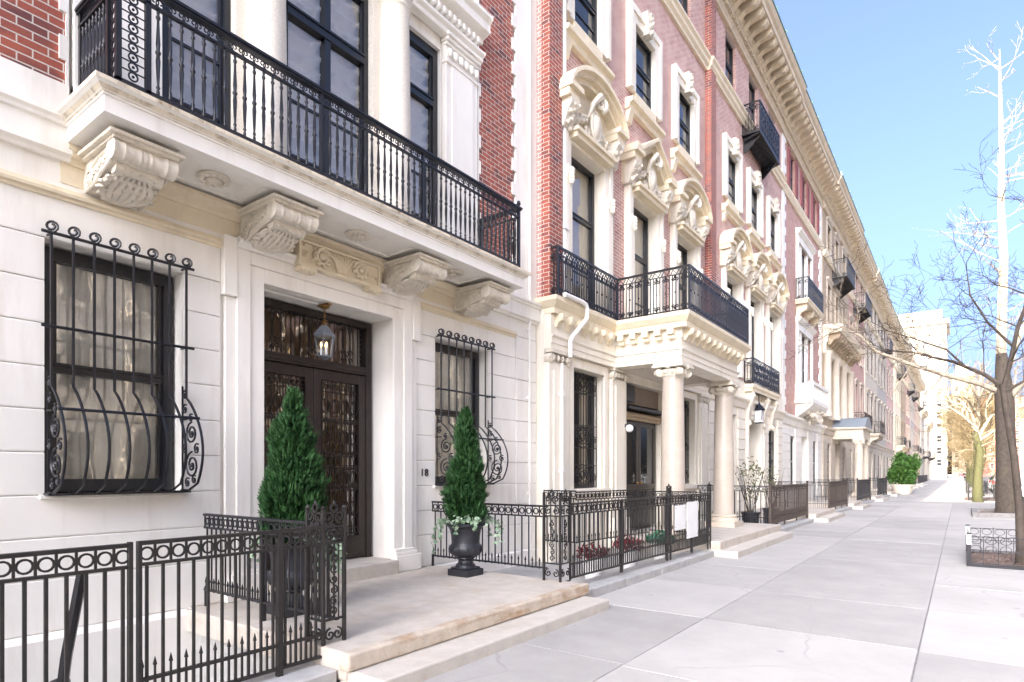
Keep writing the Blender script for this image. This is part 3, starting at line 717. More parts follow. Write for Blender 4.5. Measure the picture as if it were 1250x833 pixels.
# hanging lantern
LN = thing('hanging_lantern', 'six-sided glass lantern hanging over the bronze double door', 'lantern', (-.12, 4.68, 3.67))
lx, ly = -.12, 4.68
m = MB(); m.lathe([(0,0),(.035,.0),(.06,-.015),(.062,-.035),(.03,-.05),(.012,-.06),(0,-.06)][::-1], (lx,ly,3.67), 14); m.box(lx-.11, lx+.11, ly-.03, ly+.03, 3.655, 3.672); m.build('ceiling_plate', BRASS, LN, smooth=40)
m = MB()
for k in range(4): m.ring((lx, ly, 3.59-.03*k), .012, .004, u=(1,0,0) if k % 2 else (0,1,0), n=8)
m.build('chain', BRASS, LN); m = MB()
m.lathe([(0,.0),(.02,0),(.035,.03),(.02,.05),(.04,.06),(.0,.08)][::-1], (lx,ly,3.41), 12); m.build('finial', BRASS, LN, smooth=40)
def hexa(r, z): return [(lx+r*math.cos(k*PI/3+.3), ly+r*math.sin(k*PI/3+.3), z) for k in range(6)]
m = MB(); a = hexa(.03,3.42); b = hexa(.10,3.345); c = hexa(.148,3.285); d = hexa(.138,3.27)
m.add(a+b+c+d, [tuple(range(6))]+[(i+6*k,(i+1)%6+6*k,(i+1)%6+6*k+6,i+6*k+6) for k in range(3) for i in range(6)]+[tuple(range(23,17,-1))]); m.build('lantern_cap', LEADG, LN)
m = MB(); a = hexa(.125,3.27); b = hexa(.09,3.03)
for i in range(6): m.bar(a[i], b[i], .006); m.bar(b[i], b[(i+1)%6], .006); m.bar(a[i], a[(i+1)%6], .006)
m.lathe([(0,-.05),(.02,-.04),(.085,-.005),(.085,.005),(0,.005)], (lx,ly,3.03), 6); m.build('lantern_frame', LEADG, LN)
m = MB(); a = hexa(.122,3.268); b = hexa(.088,3.035); m.add(a+b, [(i,(i+1)%6,(i+1)%6+6,i+6) for i in range(6)]); m.build('lantern_glass', LGLASS, LN)
for k in range(3):
    an = k*2.1; x, y = lx+.04*math.cos(an), ly+.04*math.sin(an)
    m = MB(); m.lathe([(0,0),(.012,0),(.012,.09),(0,.09)], (x,y,3.05), 8); m.build('candle_tube', SHEER, LN)
    m = MB(); m.lathe([(0,0),(.008,.005),(.015,.03),(.01,.055),(0,.075)], (x,y,3.14), 8); m.build('bulb', BULB, LN, smooth=60)
# ------------------------------------------------------------------ entrance of the near house
ST = thing('entrance_steps', 'brown-stained pale stone landing and step before the bronze double door', 'steps', (1.4, 4.72, 0))
m = MB(); m.box(-.02, 2.50, 2.93, 6.50, .03, .249); m.build('landing', LAND, ST, bevel=.018, seg=2)
m = MB(); m.box(-.01, 2.44, 2.97, 6.47, -.75, .035); m.build('landing_base', KERB, ST)
m = MB(); m.box(2.45, 2.565, 2.90, 6.53, .115, .252); m.build('stained_edge', RUST, ST, bevel=.02, seg=2)
m = MB(); m.box(2.4, 2.885, 2.95, 6.44, -.05, .112); m.build('step', STEP, ST, bevel=.016, seg=2)
def kerbstone(name, label, X0, X1, Y0, Y1, z0, z1, joints, group=None):
    o = thing(name, label, 'kerb', ((X0+X1)/2, (Y0+Y1)/2, 0), group)
    m = MB(); n = joints; st = (Y1-Y0)/n
    for i in range(n): m.box(X0, X1, Y0+i*st+.004, Y0+(i+1)*st-.004, z0, z1+random.uniform(-.006,.006))
    m.build('kerb_course', KERB, o, bevel=.012); return o
kerbstone('stone_kerb', 'long grey stone kerb under the front railing nearest the camera', 2.02, 2.42, -4, 2.92, -.74, .11, 4)
kerbstone('stone_kerb', 'grey stone kerb under the railing with the white notices', 2.02, 2.44, 6.55, 11.58, -.74, .12, 4)

# ------------------------------------------------------------------ iron fences
def spike(mb, p, h, r=.011):
    x, y, z = p; mb.tube([(x,y,z-.02),(x,y,z+h*.55),(x,y,z+h*.6),(x,y,z+h)], [r*.7,r*.7,r*1.25,.001], 4)
def fence(o, p0, p1, zt, zb, pick=.125, posts=(), rings=True, low=True, mat=None, pr=.0115, ring_r=.045, spikes=True):
    """straight run; posts: distances along it that carry a stouter upright"""
    mat = mat or IRONW
    a = Vector((p0[0],p0[1],0)); d = Vector((p1[0],p1[1],0))-a; Ln = d.length; d.normalize(); nrm = Vector((-d.y, d.x, 0))
    P = lambda s, z, q=0: tuple(a+d*s+nrm*q+Vector((0,0,z)))
    def rail(mb, s0, s1, z, hw, hz):
        c = [P(s0,z-hz,-hw),P(s1,z-hz,-hw),P(s1,z-hz,hw),P(s0,z-hz,hw),P(s0,z+hz,-hw),P(s1,z+hz,-hw),P(s1,z+hz,hw),P(s0,z+hz,hw)]
        mb.add(c, [(0,3,2,1),(4,5,6,7),(0,1,5,4),(1,2,6,5),(2,3,7,6),(3,0,4,7)])
    st = sorted({0, Ln, *posts})
    for s0, s1 in zip(st[:-1], st[1:]):
        m = MB(); s0 += .004; s1 -= .004
        rail(m, s0, s1, zt, .022, .012); 
        if rings: rail(m, s0, s1, zt-.13, .016, .009)
        rail(m, s0, s1, zb, .016, .010)
        if low: rail(m, s0, s1, zb-.17, .016, .010)
        n = max(2, round((s1-s0)/pick)); q = (s1-s0)/n
        for i in range(n):
            s = s0+(i+.5)*q
            m.bar(P(s, zb-(.17 if low else 0)), P(s, zt-(.13 if rings else 0)), pr)
            if rings: m.ring(P(s0+(i+.5)*q, zt-.066), ring_r, .0085, u=tuple(d), n=14, k=4)
            if rings: m.bar(P(s0+i*q, zt-.13), P(s0+i*q, zt), .009)
            if spikes:
                x, y, z = P(s0+i*q+(.0 if i else .02), zb); spike(m, (x,y,z), .13)
                if low: m.bar(P(s0+i*q+(0 if i else .02), zb-.17), P(s0+i*q+(0 if i else .02), zb), pr*.8)
        m.build('railing_panel', mat, o, smooth=40)
    for s in st[1:-1]:
        m = MB(); m.box(-.02,.02,-.02,.02, zb-.28, zt+.0); m.v = [tuple(Vector(P(s,0))+Vector(v)) for v in m.v]; m.build('post', mat, o)
    return P
def filigree(o, c, ends, zt, zb, foot, mat=None, w=.24):
    """hollow corner post: panels of scrolls between slim uprights with a crest; ends: unit vectors of its faces"""
    mat = mat or IRONW
    for u in ends:
        u = Vector((u[0],u[1],0)); c0 = Vector((c[0],c[1],0)); m = MB()
        Q = lambda s, z: tuple(c0+u*s+Vector((0,0,z)))
        for s in ((0, w) if u == Vector((ends[0][0],ends[0][1],0)) else (w,)): m.tube([Q(s,foot),Q(s,zt+.14)], .018, 4)
        for z in (zb-.13, zb+.1, zt-.13, zt): m.tube([Q(0,z),Q(w,z)], .012, 4)
        for s in (.055, w-.055): m.bar(Q(s,zb+.1), Q(s,zt-.13), .006)
        mid = w/2; zz = zb+.16; k = 0
        while zz < zt-.17:
            m.spiral(Q(mid,zz), .038, .0075, u=tuple(u*(1 if k % 2 else -1)), turns=1.3, a0=k, k=4, taper=False); m.blob(Q(mid,zz+.045), (.011,.011,.018), 6, 4); zz += .085; k += 1
        for z in (zt-.065, zb-.02):
            for s, e in ((.065,1),(w-.065,-1)): m.spiral(Q(s,z), .05, .009, u=tuple(u*e), turns=1.4, a0=PI/2, k=4, taper=False)
        # crest
        for s, e in ((mid-.055,1),(mid+.055,-1)): m.spiral(Q(s,zt+.075), .052, .010, u=tuple(u*e), turns=1.4, a0=-PI/2, k=4, taper=False)
        m.ring(Q(mid,zt+.145), .032, .010, u=tuple(u), n=10); m.blob(Q(mid,zt+.185), (.014,.014,.022), 6, 4); m.blob(Q(0,zt+.15), (.022,.022,.02), 6, 4); m.blob(Q(w,zt+.15), (.022,.022,.02), 6, 4)
        m.build('filigree_post', mat, o, smooth=50)

F1 = thing('iron_fence', 'dark iron railing with band of rings across the near left corner of the picture', 'fence', (2.2, 1.5, 0))
fence(F1, (2.2, 1.62), (2.2, 2.93), 1.172, .34, .094, posts=(.95,), pr=.0115, ring_r=.037)
fence(F1, (2.215, -2.6), (2.2, 1.59), 1.165, .10, .094, posts=(2.2,), pr=.0125, ring_r=.037, spikes=False, low=False)
filigree(F1, (2.2, 2.95), ((0,1),(-1,0)), 1.172, .34, .25 if False else .2, w=.20)
m = MB(); m.tube([(2.12,1.36,1.03),(2.12,1.28,.55),(2.06,1.16,-.7)], .03, 6); m.lathe([(0,.62),(.05,.6),(.06,.5),(.045,.44),(.03,.40),(.03,0)][::-1], (2.02,1.28,-.2), 10); m.build('gate_stay', IRON, F1, smooth=40)
for yy in (1.575, 1.625): m = MB(); m.box(2.19,2.225,yy-.011,yy+.011,.1,1.185); m.build('gate_stile', IRONW, F1)
F2 = thing('iron_fence', 'black ringed railing along the left side of the entrance landing', 'fence', (1.0, 3.10, .25))
fence(F2, (.04, 3.12), (2.16, 3.12), 1.175, .42, .085, posts=(1.05,), low=False, pr=.009, ring_r=.032, mat=IRON)
m = MB(); [m.bar((x,3.12,.2),(x,3.12,.45),.016) for x in (.06,1.09)]; m.build('foot', IRON, F2)
F3 = thing('iron_fence', 'black ringed railing right of the entrance landing, behind the urn with trailing ivy', 'fence', (1.0, 6.42, .25))
fence(F3, (.04, 6.42), (2.02, 6.42), 1.175, .40, .11, posts=(), low=False, pr=.0095, ring_r=.036, mat=IRON)
m = MB(); m.bar((.05,6.42,.2),(.05,6.42,.42),.018); m.build('foot', IRON, F3)
F4 = thing('iron_fence', 'long rust-worn ringed railing beside the pavement that carries two white notices', 'fence', (2.22, 9, 0))
filigree(F4, (2.24, 6.38), ((-1,0),(0,1)), 1.19, .37, .25, w=.24)
P4 = fence(F4, (2.24, 6.66), (2.34, 11.62), 1.20, .44, .118, posts=(1.35, 2.95, 4.05), pr=.0115, ring_r=.04)
for yy in (9.62, 11.52): filigree(F4, (2.34 if yy > 11 else 2.30, yy), ((0,1),), 1.21, .44, .14, w=.15)
def notice(o, y0, y1, z0, z1, x):
    m = MB(); m.box(x, x+.008, y0, y1, z0, z1); m.build('notice_board', WHITEP, o, bevel=.003)
    m = MB()
    for z in (z0+.05, z1-.05):
        for yy in (y0+.03, y1-.03): m.blob((x+.009,yy,z), (.006,.008,.008), 6, 4)
    m.build('fixing', IRONW, o)
for lab, a in (('shorter of two white notices hung on the worn railing, left of the other', (9.86,10.36,.62,1.04,2.335)), ('taller of two white notices hung on the worn railing, right of the other', (10.38,10.93,.44,1.08,2.35))):
    notice(thing('notice_sign', lab, 'sign', (2.34, a[0], .8)), *a)
# inner rail of the next house's area
F5 = thing('iron_fence', 'black ringed railing behind the notices, along the porch of the brick house', 'fence', (1.6, 9.4, 0))
fence(F5, (.24, 9.05), (.9, 9.05), 1.28, .4, .1, low=False, pr=.009, ring_r=.036, mat=IRON)
fence(F5, (.9, 9.05), (1.15, 11.5), 1.26, .4, .115, low=False, pr=.009, ring_r=.036, mat=IRON)
fence(F5, (1.15, 11.55), (2.2, 11.62), 1.22, .44, .11, low=False, pr=.009, ring_r=.036, mat=IRON)

# ------------------------------------------------------------------ urns, clipped conifers, ivy
def urn(label, loc):
    o = thing('urn', label, 'urn', loc, None)
    m = MB(); c = loc
    m.box(c[0]-.17, c[0]+.17, c[1]-.17, c[1]+.17, c[2], c[2]+.085); m.box(c[0]-.14, c[0]+.14, c[1]-.14, c[1]+.14, c[2]+.085, c[2]+.11); m.build('plinth', POT, o, bevel=.008)
    m = MB()
    pr = [(.0,.11),(.135,.11),(.13,.14),(.10,.165),(.095,.20),(.11,.215),(.125,.225),(.12,.24),(.17,.265),(.205,.30),(.22,.345),(.212,.385),(.19,.41),(.185,.43),(.188,.52),(.20,.59),(.235,.645),(.262,.655),(.268,.68),(.25,.69),(.22,.675),(.0,.66)]
    n = 32; vs = []
    for r, z in pr:
        for j in range(n):
            q = 1
            if .26 < z < .40: q = 1+.035*math.cos(j*PI/2*2)
            if .45 < z < .60: q = 1+.02*math.cos(j*PI)
            vs.append((c[0]+r*q*math.cos(2*PI*j/n), c[1]+r*q*math.sin(2*PI*j/n), c[2]+z))
    k = len(pr); m.add(vs, [(i*n+j, i*n+(j+1) % n, (i+1)*n+(j+1) % n, (i+1)*n+j) for i in range(k-1) for j in range(n)])
    m.build('bowl', POT, o, smooth=40)
    m = MB(); m.lathe([(0,.64),(.21,.65),(.2,.665),(0,.67)], c, 16); m.build('soil', SOIL, o)
    return o
U1 = urn('tall black urn standing right of the entrance, wrapped by trailing ivy', (.95, 6.10, .25))
U2 = urn('tall black urn half hidden behind the near railing, left of the entrance', (1.02, 3.46, .25))
def conifer(label, c, h, r, n, seed, lean=0):
    rnd = random.Random(seed)
    o = thing('conifer', label, 'conifer', c)
    m = MB(); m.tube([c, (c[0],c[1],c[2]+h*.9)], [.03,.008], 6); m.build('trunk', BARKD, o)
    vs = []; fs = []
    cl = [(rnd.uniform(0,2*PI), rnd.uniform(0,1), rnd.uniform(.64,1.34)) for _ in range(48)]
    for i in range(n):
        t = 1-math.sqrt(rnd.random()*.97+.001) if rnd.random() < .85 else rnd.random()
        a = rnd.uniform(0, 2*PI)
        R = r*(max(0,1-t))**.58*(1-.35*max(0,.08-t)/.08)+.008
        bump = 1
        for ca, ct, cs in cl:
            da = abs((a-ca+PI) % (2*PI)-PI)
            if da < .55 and abs(t-ct) < .09: bump *= cs
        R *= bump*rnd.uniform(.30, 1.16)**.6
        x, y, z = c[0]+R*math.cos(a)+lean*t, c[1]+R*math.sin(a), c[2]+.02+t*h
        up = rnd.uniform(.9, 2.6)
        d = Vector((math.cos(a+rnd.uniform(-.6,.6)), math.sin(a+rnd.uniform(-.6,.6)), up)).normalized()
        Ls = rnd.uniform(.045, .105)*(1.15-.35*t)
        side = d.cross(Vector((rnd.uniform(-1,1), rnd.uniform(-1,1), rnd.uniform(-.3,1)))).normalized(); p = Vector((x,y,z))
        nb = d.cross(side)
        b = len(vs)
        w = .0046
        for q in range(5):   # a spray: stem plus four scale-leaf blades
            ang = (-.75, -.38, 0, .38, .75)[q]; ln = Ls*(.6, .85, 1, .85, .6)[q]
            e = (d*math.cos(ang)+side*math.sin(ang)).normalized(); s2 = nb*w+side*w*.6
            k = len(vs); vs += [tuple(p-s2), tuple(p+s2), tuple(p+e*ln*.6+s2*1.1), tuple(p+e*ln), tuple(p+e*ln*.6-s2*1.1)]
            fs.append((k,k+1,k+2,k+3,k+4))
    m = MB(); m.add(vs, fs); m.build('foliage', CONIF, o)
    return o
conifer('slim dark green conifer in the urn right of the entrance', (.95, 6.10, .90), 1.52, .225, 7500, 3)
conifer('fuller dark green conifer in the urn left of the entrance', (1.02, 3.46, .90), 1.46, .29, 9000, 5, lean=.02)
def ivy(label, c, r, n, seed, drops):
    rnd = random.Random(seed); o = thing('ivy', label, 'ivy', c)
    m = MB(); vs = []; fs = []
    def leaf(p, s):
        d = Vector((rnd.uniform(-1,1), rnd.uniform(-1,1), rnd.uniform(-.9,.5))).normalized(); q = d.cross(Vector((rnd.uniform(-1,1),rnd.uniform(-1,1),rnd.uniform(-1,1)))).normalized()
        p = Vector(p); k = len(vs)
        for a, b in ((-.1,0),(.1,.5),(.45,.42),(1,0),(.45,-.42),(.1,-.5)): vs.append(tuple(p+d*s*a+q*s*b))
        fs.append(tuple(range(k, k+6)))
    for i in range(n):
        a = rnd.uniform(0, 2*PI); R = r*rnd.uniform(.6, 1.12); leaf((c[0]+R*math.cos(a), c[1]+R*math.sin(a), c[2]+rnd.uniform(-.02,.12)), rnd.uniform(.03,.065))
    for (a, ln, out) in drops:
        pts = []
        for k in range(9):
            t = k/8; R = r+out*math.sin(t*1.7); z = c[2]+.04+.05*math.sin(t*3)-ln*t*t; pts.append((c[0]+R*math.cos(a+.1*math.sin(5*t)), c[1]+R*math.sin(a+.1*math.sin(5*t)), z))
            for _ in range(5): leaf((pts[-1][0]+rnd.uniform(-.03,.03), pts[-1][1]+rnd.uniform(-.03,.03), z+rnd.uniform(-.03,.02)), rnd.uniform(.03,.06))
        m.tube(pts, .004, 4)
    m.add(vs, fs); m.build('trailing_leaves', IVYM, o)
ivy('pale variegated ivy spilling over the rim of the right-hand urn', (.95,6.10,.93), .25, 130, 4, [(-2.4,.42,.18),(-2.0,.2,.1),(.9,.3,.2),(1.3,.2,.3),(1.7,.22,.26),(-1.2,.12,.05),(2.6,.2,.1),(-.4,.1,.06)])
ivy('ivy at the rim of the urn left of the entrance, seen between railings', (1.02,3.46,.93), .25, 70, 9, [(1.1,.35,.2),(1.5,.45,.16),(.7,.3,.2),(-1.8,.2,.1),(.2,.45,.12)])
# pots behind the long railing
for lab, x, y, mt, s in (('low pot of dark red flowers behind the long railing, nearer one', 1.75, 8.1, REDF, .22), ('low pot of dark red flowers behind the long railing, farther one', 1.75, 9.3, REDF, .24), ('pot of bushy green leaves beneath the white notices', 1.85, 10.45, leafmat('blue_green_leaves', (.02,.10,.06), (.06,.26,.14)), .24)):
    o = thing('flower_pot', lab, 'pot plant', (x,y,0))
    m = MB(); m.lathe([(0,0),(.12,0),(.17,.28),(.18,.28),(.18,.32),(.16,.32),(0,.30)], (x,y,0), 14); m.build('pot', WHITEP, o, smooth=40)
    m = MB(); rnd = random.Random(int(y*10))
    for i in range(210 if mt is REDF else 420):
        a = rnd.uniform(0,2*PI); rr = s*math.sqrt(rnd.random())*1.1; z = .33+rnd.random()*.26*(1-.5*rr/s)
        p = Vector((x+rr*math.cos(a), y+rr*math.sin(a), z)); d = Vector((rnd.uniform(-1,1),rnd.uniform(-1,1),rnd.uniform(-.2,1))).normalized()*.05; q = d.cross(Vector((rnd.uniform(-1,1),.3,1))).normalized()*.022
        m.quad(tuple(p-d), tuple(p+q), tuple(p+d), tuple(p-q))
    m.build('blooms' if mt is REDF else 'leaves', mt, o)
# ------------------------------------------------------------------ ornate brick houses
def pediment(o, X, yc, kind, zb=8.0, hw=1.15, ow=.74):
    m = MB(); zs = zb+.60; rise = .57
    pts = []
    if kind == 'arc':
        for k in range(17):
            t = -1+2*k/16; pts.append((yc+hw*t, zs+rise*(1-t*t)**.75 if abs(t) < 1 else zs))
    else: pts = [(yc-hw, zs), (yc-hw*.78, zs), (yc, zs+rise), (yc+hw*.78, zs), (yc+hw, zs)]
    def band(off0, off1, x1):
        up = [(y, z+off1) for y, z in pts]; lo = [(yc+(y-yc)*.985, z+off0) for y, z in pts]
        k = len(pts); x0 = X-.02
        for i in range(k-1): m.prism([lo[i], lo[i+1], up[i+1], up[i]], 'x', x0, x1)
    band(-.0, .09, X+.34); band(.09, .17, X+.42); band(-.11, -.0, X+.25)
    for s in (-1, 1):
        a = yc+s*hw; b = yc+s*(hw-.40)
        m.box(X-.02, X+.34, a, b, zs-.14, zs-.002); m.box(X-.02, X+.415, a+s*.02, b-s*.01, zs+.0, zs+.095)
    # tympanum and lintel shelf
    m.prism([(yc-hw+.05, zb), (yc+hw-.05, zb)]+[(yc+(y-yc)*.96, z-.02) for y, z in reversed(pts)], 'x', X-.02, X+.075)
    m.box(X-.02, X+.26, yc-ow, yc+ow, zb-.10, zb-.0); m.box(X-.02, X+.31, yc-ow-.04, yc+ow+.04, zb, zb+.07)
    P = m.build('pediment', CREAM, o)
    for s in (-1, 1):
        c = yc+s*(hw-.22); m = MB()
        m.prism([(X,zs-.14),(X+.34,zs-.14),(X+.34,zs-.25),(X+.26,zs-.36),(X+.20,zs-.52),(X+.16,zs-.62),(X,zs-.62)], 'y', c-.14, c+.14)
        for k in range(7): m.blob((X+.30-.022*k, c+.07*math.sin(k*2.3), zs-.24-.06*k), (.06,.055,.05), 7, 5, .2)
        m.spiral((X+.3, c-.13*s, zs-.24), .07, .02, u=(1,0,0), turns=1.3, k=5)
        m.build('bracket', CARVE, P, smooth=50)
    m = MB(); zc = zb+.40
    m.blob((X+.22, yc, zc), (.11,.15,.26), 12, 8); m.ring((X+.25, yc, zc), .17, .035, n=20, k=6, Rw=.28)
    m.spiral((X+.34, yc+.05, zc+.42), .14, .05, u=(.5,.85,0), turns=1.5, a0=-1.2, k=6); m.tube([(X+.2,yc-.2,zc+.1),(X+.3,yc-.18,zc+.35),(X+.38,yc-.05,zc+.52),(X+.36,yc+.08,zc+.54)], [.03,.06,.07,.05], 6)
    for s in (-1, 1):
        m.spiral((X+.2, yc+s*.27, zc-.22), .10, .035, u=(0,s,0), turns=1.4, a0=1, k=5)
        for k in range(11): m.blob((X+.16, yc+s*(.24+.05*k), zc+.06-.022*k+.05*math.sin(k*1.9)), (.055,.05,.06), 6, 5, .25)
    m.build('cartouche', CARVE, P, smooth=50)
def surround(o, X, y0, y1, z0, z1, w=.3, pr=.09, keystone=False, sill=None, sillw=.2, mat=None, ear=0):
    mat = mat or WARMW; m = MB()
    m.box(X-.02, X+pr, y0-w, y0+.0, z0, z1+w*.9); m.box(X-.02, X+pr, y1, y1+w, z0, z1+w*.9); m.box(X-.02, X+pr-.003, y0, y1, z1, z1+w*.9-.002)
    m.box(X-.02, X+pr+.04, y0-w-ear-.006, y0-w*.6, z0+.002, z1+w*1.05); m.box(X-.02, X+pr+.04, y1+w*.6, y1+w+ear+.006, z0+.002, z1+w*1.05); m.box(X-.02, X+pr+.038, y0-w*.6, y1+w*.6, z1+w*.55, z1+w*1.048)
    for q in (y0+.003, y1-.025): m.box(X-.24, X+pr-.006, q, q+.022, z0+.003, z1-.003)
    m.box(X-.30, X+pr-.006, y0+.026, y1-.026, z1-.025, z1-.003)
    m.build('window_surround', mat, o)
    if keystone:
        m = MB(); yc = (y0+y1)/2
        m.prism([(yc-.12,z1-.06),(yc+.12,z1-.06),(yc+.17,z1+w*1.5),(yc-.17,z1+w*1.5)], 'x', X, X+pr+.12)
        for k in range(6): m.blob((X+pr+.13, yc+.05*math.sin(k*2), z1+.06*k), (.05,.06,.05), 7, 5, .2)
        m.spiral((X+pr+.13, yc, z1+w*1.25), .09, .03, turns=1.2, k=5); m.build('keystone', CARVE, o, smooth=50)
    if sill:
        m = MB(); a, b = y0-w-sillw, y1+w+sillw
        m.prism([(X-.02,sill),(X+.10,sill),(X+.12,sill+.10),(X+.2,sill+.14),(X+.2,sill+.22),(X-.02,sill+.25)], 'y', a, b)
        for q in (a+.14, b-.14): m.prism([(X-.02,sill-.30),(X+.05,sill-.28),(X+.13,sill),(X-.02,sill)], 'y', q-.1, q+.1)
        m.box(X-.1, X+.10, y0-.0, y1+.0, sill+.25, z0+.01)
        m.build('window_ledge', CREAM, o)
def big_cornice(o, X, Y0, Y1, z0, proj=.9, mat=None, step=.56, copper=True, fine=True):
    mat = mat or CORN; m = MB()
    m.prism([(X-.02,z0),(X+.10,z0),(X+.12,z0+.06),(X+.17,z0+.12),(X+.08,z0+.16),(X+.08,z0+.52),(X+.14,z0+.56),(X+.14,z0+.62),(X-.02,z0+.62)], 'y', Y0, Y1)
    if fine: dentils(m, X+.07, X+.17, z0+.42, z0+.555, Y0, Y1, .09, .08)
    m.prism([(X-.02,z0+.62),(X+.16,z0+.622),(X+.2,z0+.70),(X+.26,z0+.72),(X+.26,z0+.74),(X-.02,z0+.74)], 'y', Y0, Y1)
    m.prism([(X-.02,z0+1.06),(X+proj*.92,z0+1.06),(X+proj*.92,z0+1.24),(X+proj,z0+1.30),(X+proj+.06,z0+1.42),(X+proj+.06,z0+1.48),(X-.02,z0+1.62)], 'y', Y0, Y1)
    C = m.build('cornice', mat, o)
    n = max(2, round((Y1-Y0)/step)); st = (Y1-Y0)/n
    m = MB(); modillion(m, X, X+proj*.88, Y0+.5*st, st*.40, z0+.60, z0+1.062); m0 = m.build('modillion', mat, C)
    for i in range(1, n):
        c = m0.copy(); COL.objects.link(c); c.location = (0, i*st, 0)
    if copper:
        m = MB(); m.box(X+proj-.25, X+proj+.09, Y0, Y1, z0+1.485, z0+1.53)
        k = Y0+.3
        while k < Y1: m.lathe([(0,0),(.09,.02),(.06,.12),(.1,.2),(0,.3)], (X+proj-.02,k,z0+1.53), 6); k += 1.35
        m.build('cresting', COPPER, C)
    return C
def rail_run(o, pts, z0, z1, step=.075, mat=None, dense=True):
    mat = mat or IRON
    for p, q in zip(pts[:-1], pts[1:]):
        a = Vector((p[0],p[1],0)); d = Vector((q[0],q[1],0))-a; Ln = d.length
        if Ln < .02: continue
        d.normalize(); P = lambda s, z: tuple(a+d*s+Vector((0,0,z))); m = MB()
        for z, r in ((z1,.028),(z1-.13,.012),(z0+.05,.016)): m.tube([P(0,z),P(Ln,z)], r, 4)
        n = max(2, round(Ln/step))
        for i in range(n+1): m.bar(P(Ln*i/n, z0+.05), P(Ln*i/n, z1-.13), .0105)
        k = max(1, round(Ln/(step*3))); w = Ln/k
        for i in range(k):
            s = (i+.5)*w
            for e in (-1, 1):
                u = tuple(d*e)
                m.spiral(P(s+e*w*.2, z1-.21), w*.2, .011, u=u, turns=1.2, a0=PI, k=4, taper=False); m.spiral(P(s+e*w*.2, z0+.13), w*.2, .011, u=u, w=(0,0,-1), turns=1.2, a0=PI, k=4, taper=False)
            m.blob(P(s, z1-.17), (.028,.028,.035), 6, 4); m.blob(P(s, z0+.1), (.028,.028,.03), 6, 4); m.blob(P(s, (z0+z1)/2-.03), (.014,.014,.02), 6, 4)
            m.tube([P(s-w*.45,z1-.115),P(s-w*.2,z1-.03),P(s+w*.2,z1-.115),P(s+w*.45,z1-.03)], .011, 4)
        m.build('railing', mat, o, smooth=50)
    for p in pts:
        m = MB(); m.box(p[0]-.017,p[0]+.017,p[1]-.017,p[1]+.017,z0,z1+.02); m.build('railing_post', mat, o)
def ionic(o, x, y, z0, z1, r, mat, base=True):
    m = MB(); h = z1-z0; zc = z1-.30; b = .30 if base else 0
    if base:
        m2 = MB(); m2.box(x-r*1.5,x+r*1.5,y-r*1.5,y+r*1.5,z0,z0+.12)
        m2.lathe([(r*1.45,.12),(r*1.5,.15),(r*1.45,.19),(r*1.22,.21),(r*1.18,.23),(r*1.28,.25),(r*1.28,.27),(r*1.05,.30)], (x,y,z0), 28)
    n = 9; prof = []
    for k in range(n+1):
        t = k/n; prof.append((r*(1-.15*t**1.6), b+(zc-z0-b)*t))
    m.lathe(prof, (x,y,z0), 32); c = m.build('column', mat, o, smooth=40)
    if base: m2.build('column_base', PALE, c, smooth=40)
    m = MB(); R = r*.9
    m.lathe([(R*.95,-.02),(R*1.0,0),(R*1.12,.03),(R*1.02,.05),(R*1.25,.12),(R*1.25,.15)], (x,y,zc), 24)
    for k in range(10): a = k*PI/5; m.blob((x+R*1.15*math.cos(a), y+R*1.15*math.sin(a), zc+.10), (.035,.035,.05), 6, 4)
    for k in range(4):
        a = PI/4+k*PI/2; u = Vector((math.cos(a), math.sin(a), 0)); c0 = Vector((x,y,zc+.09))+u*R*1.35; t = Vector((-u.y,u.x,0))
        m.tube([c0-t*.05, c0+t*.05], .085, 14)
        for e in (-1, 1): m.spiral(c0+t*.055*e, .078, .014, u=tuple(u), turns=1.8, a0=PI/2, k=5)
    for k in range(4):
        a = k*PI/2; u = Vector((math.cos(a), math.sin(a), 0)); m.blob(tuple(Vector((x,y,zc+.19))+u*R*1.3), (.06,.06,.05), 7, 5)
    m.box(x-R*1.45,x+R*1.45,y-R*1.45,y+R*1.45,zc+.19,zc+.235); m.box(x-R*1.35,x+R*1.35,y-R*1.35,y+R*1.35,zc+.235,z1+.001)
    m.build('capital', CARVE, c, smooth=45)
def pilaster_cap(m, X, a, b, z):
    m.box(X, X+.14, a, b, z+.18, z+.25)
    for y in (a+.03, b-.03):
        m.lathe([(0,0),(.085,0),(.085,.12),(0,.12)], (X, y, z+.08), 12, 'x'); m.spiral((X+.125, y, z+.08), .075, .014, u=(0,1 if y > (a+b)/2 else -1,0), turns=1.6, k=5)
    for q in range(4): m.blob((X+.1, a+.12+q*(b-a-.24)/3, z+.1), (.04,.045,.06), 6, 5)

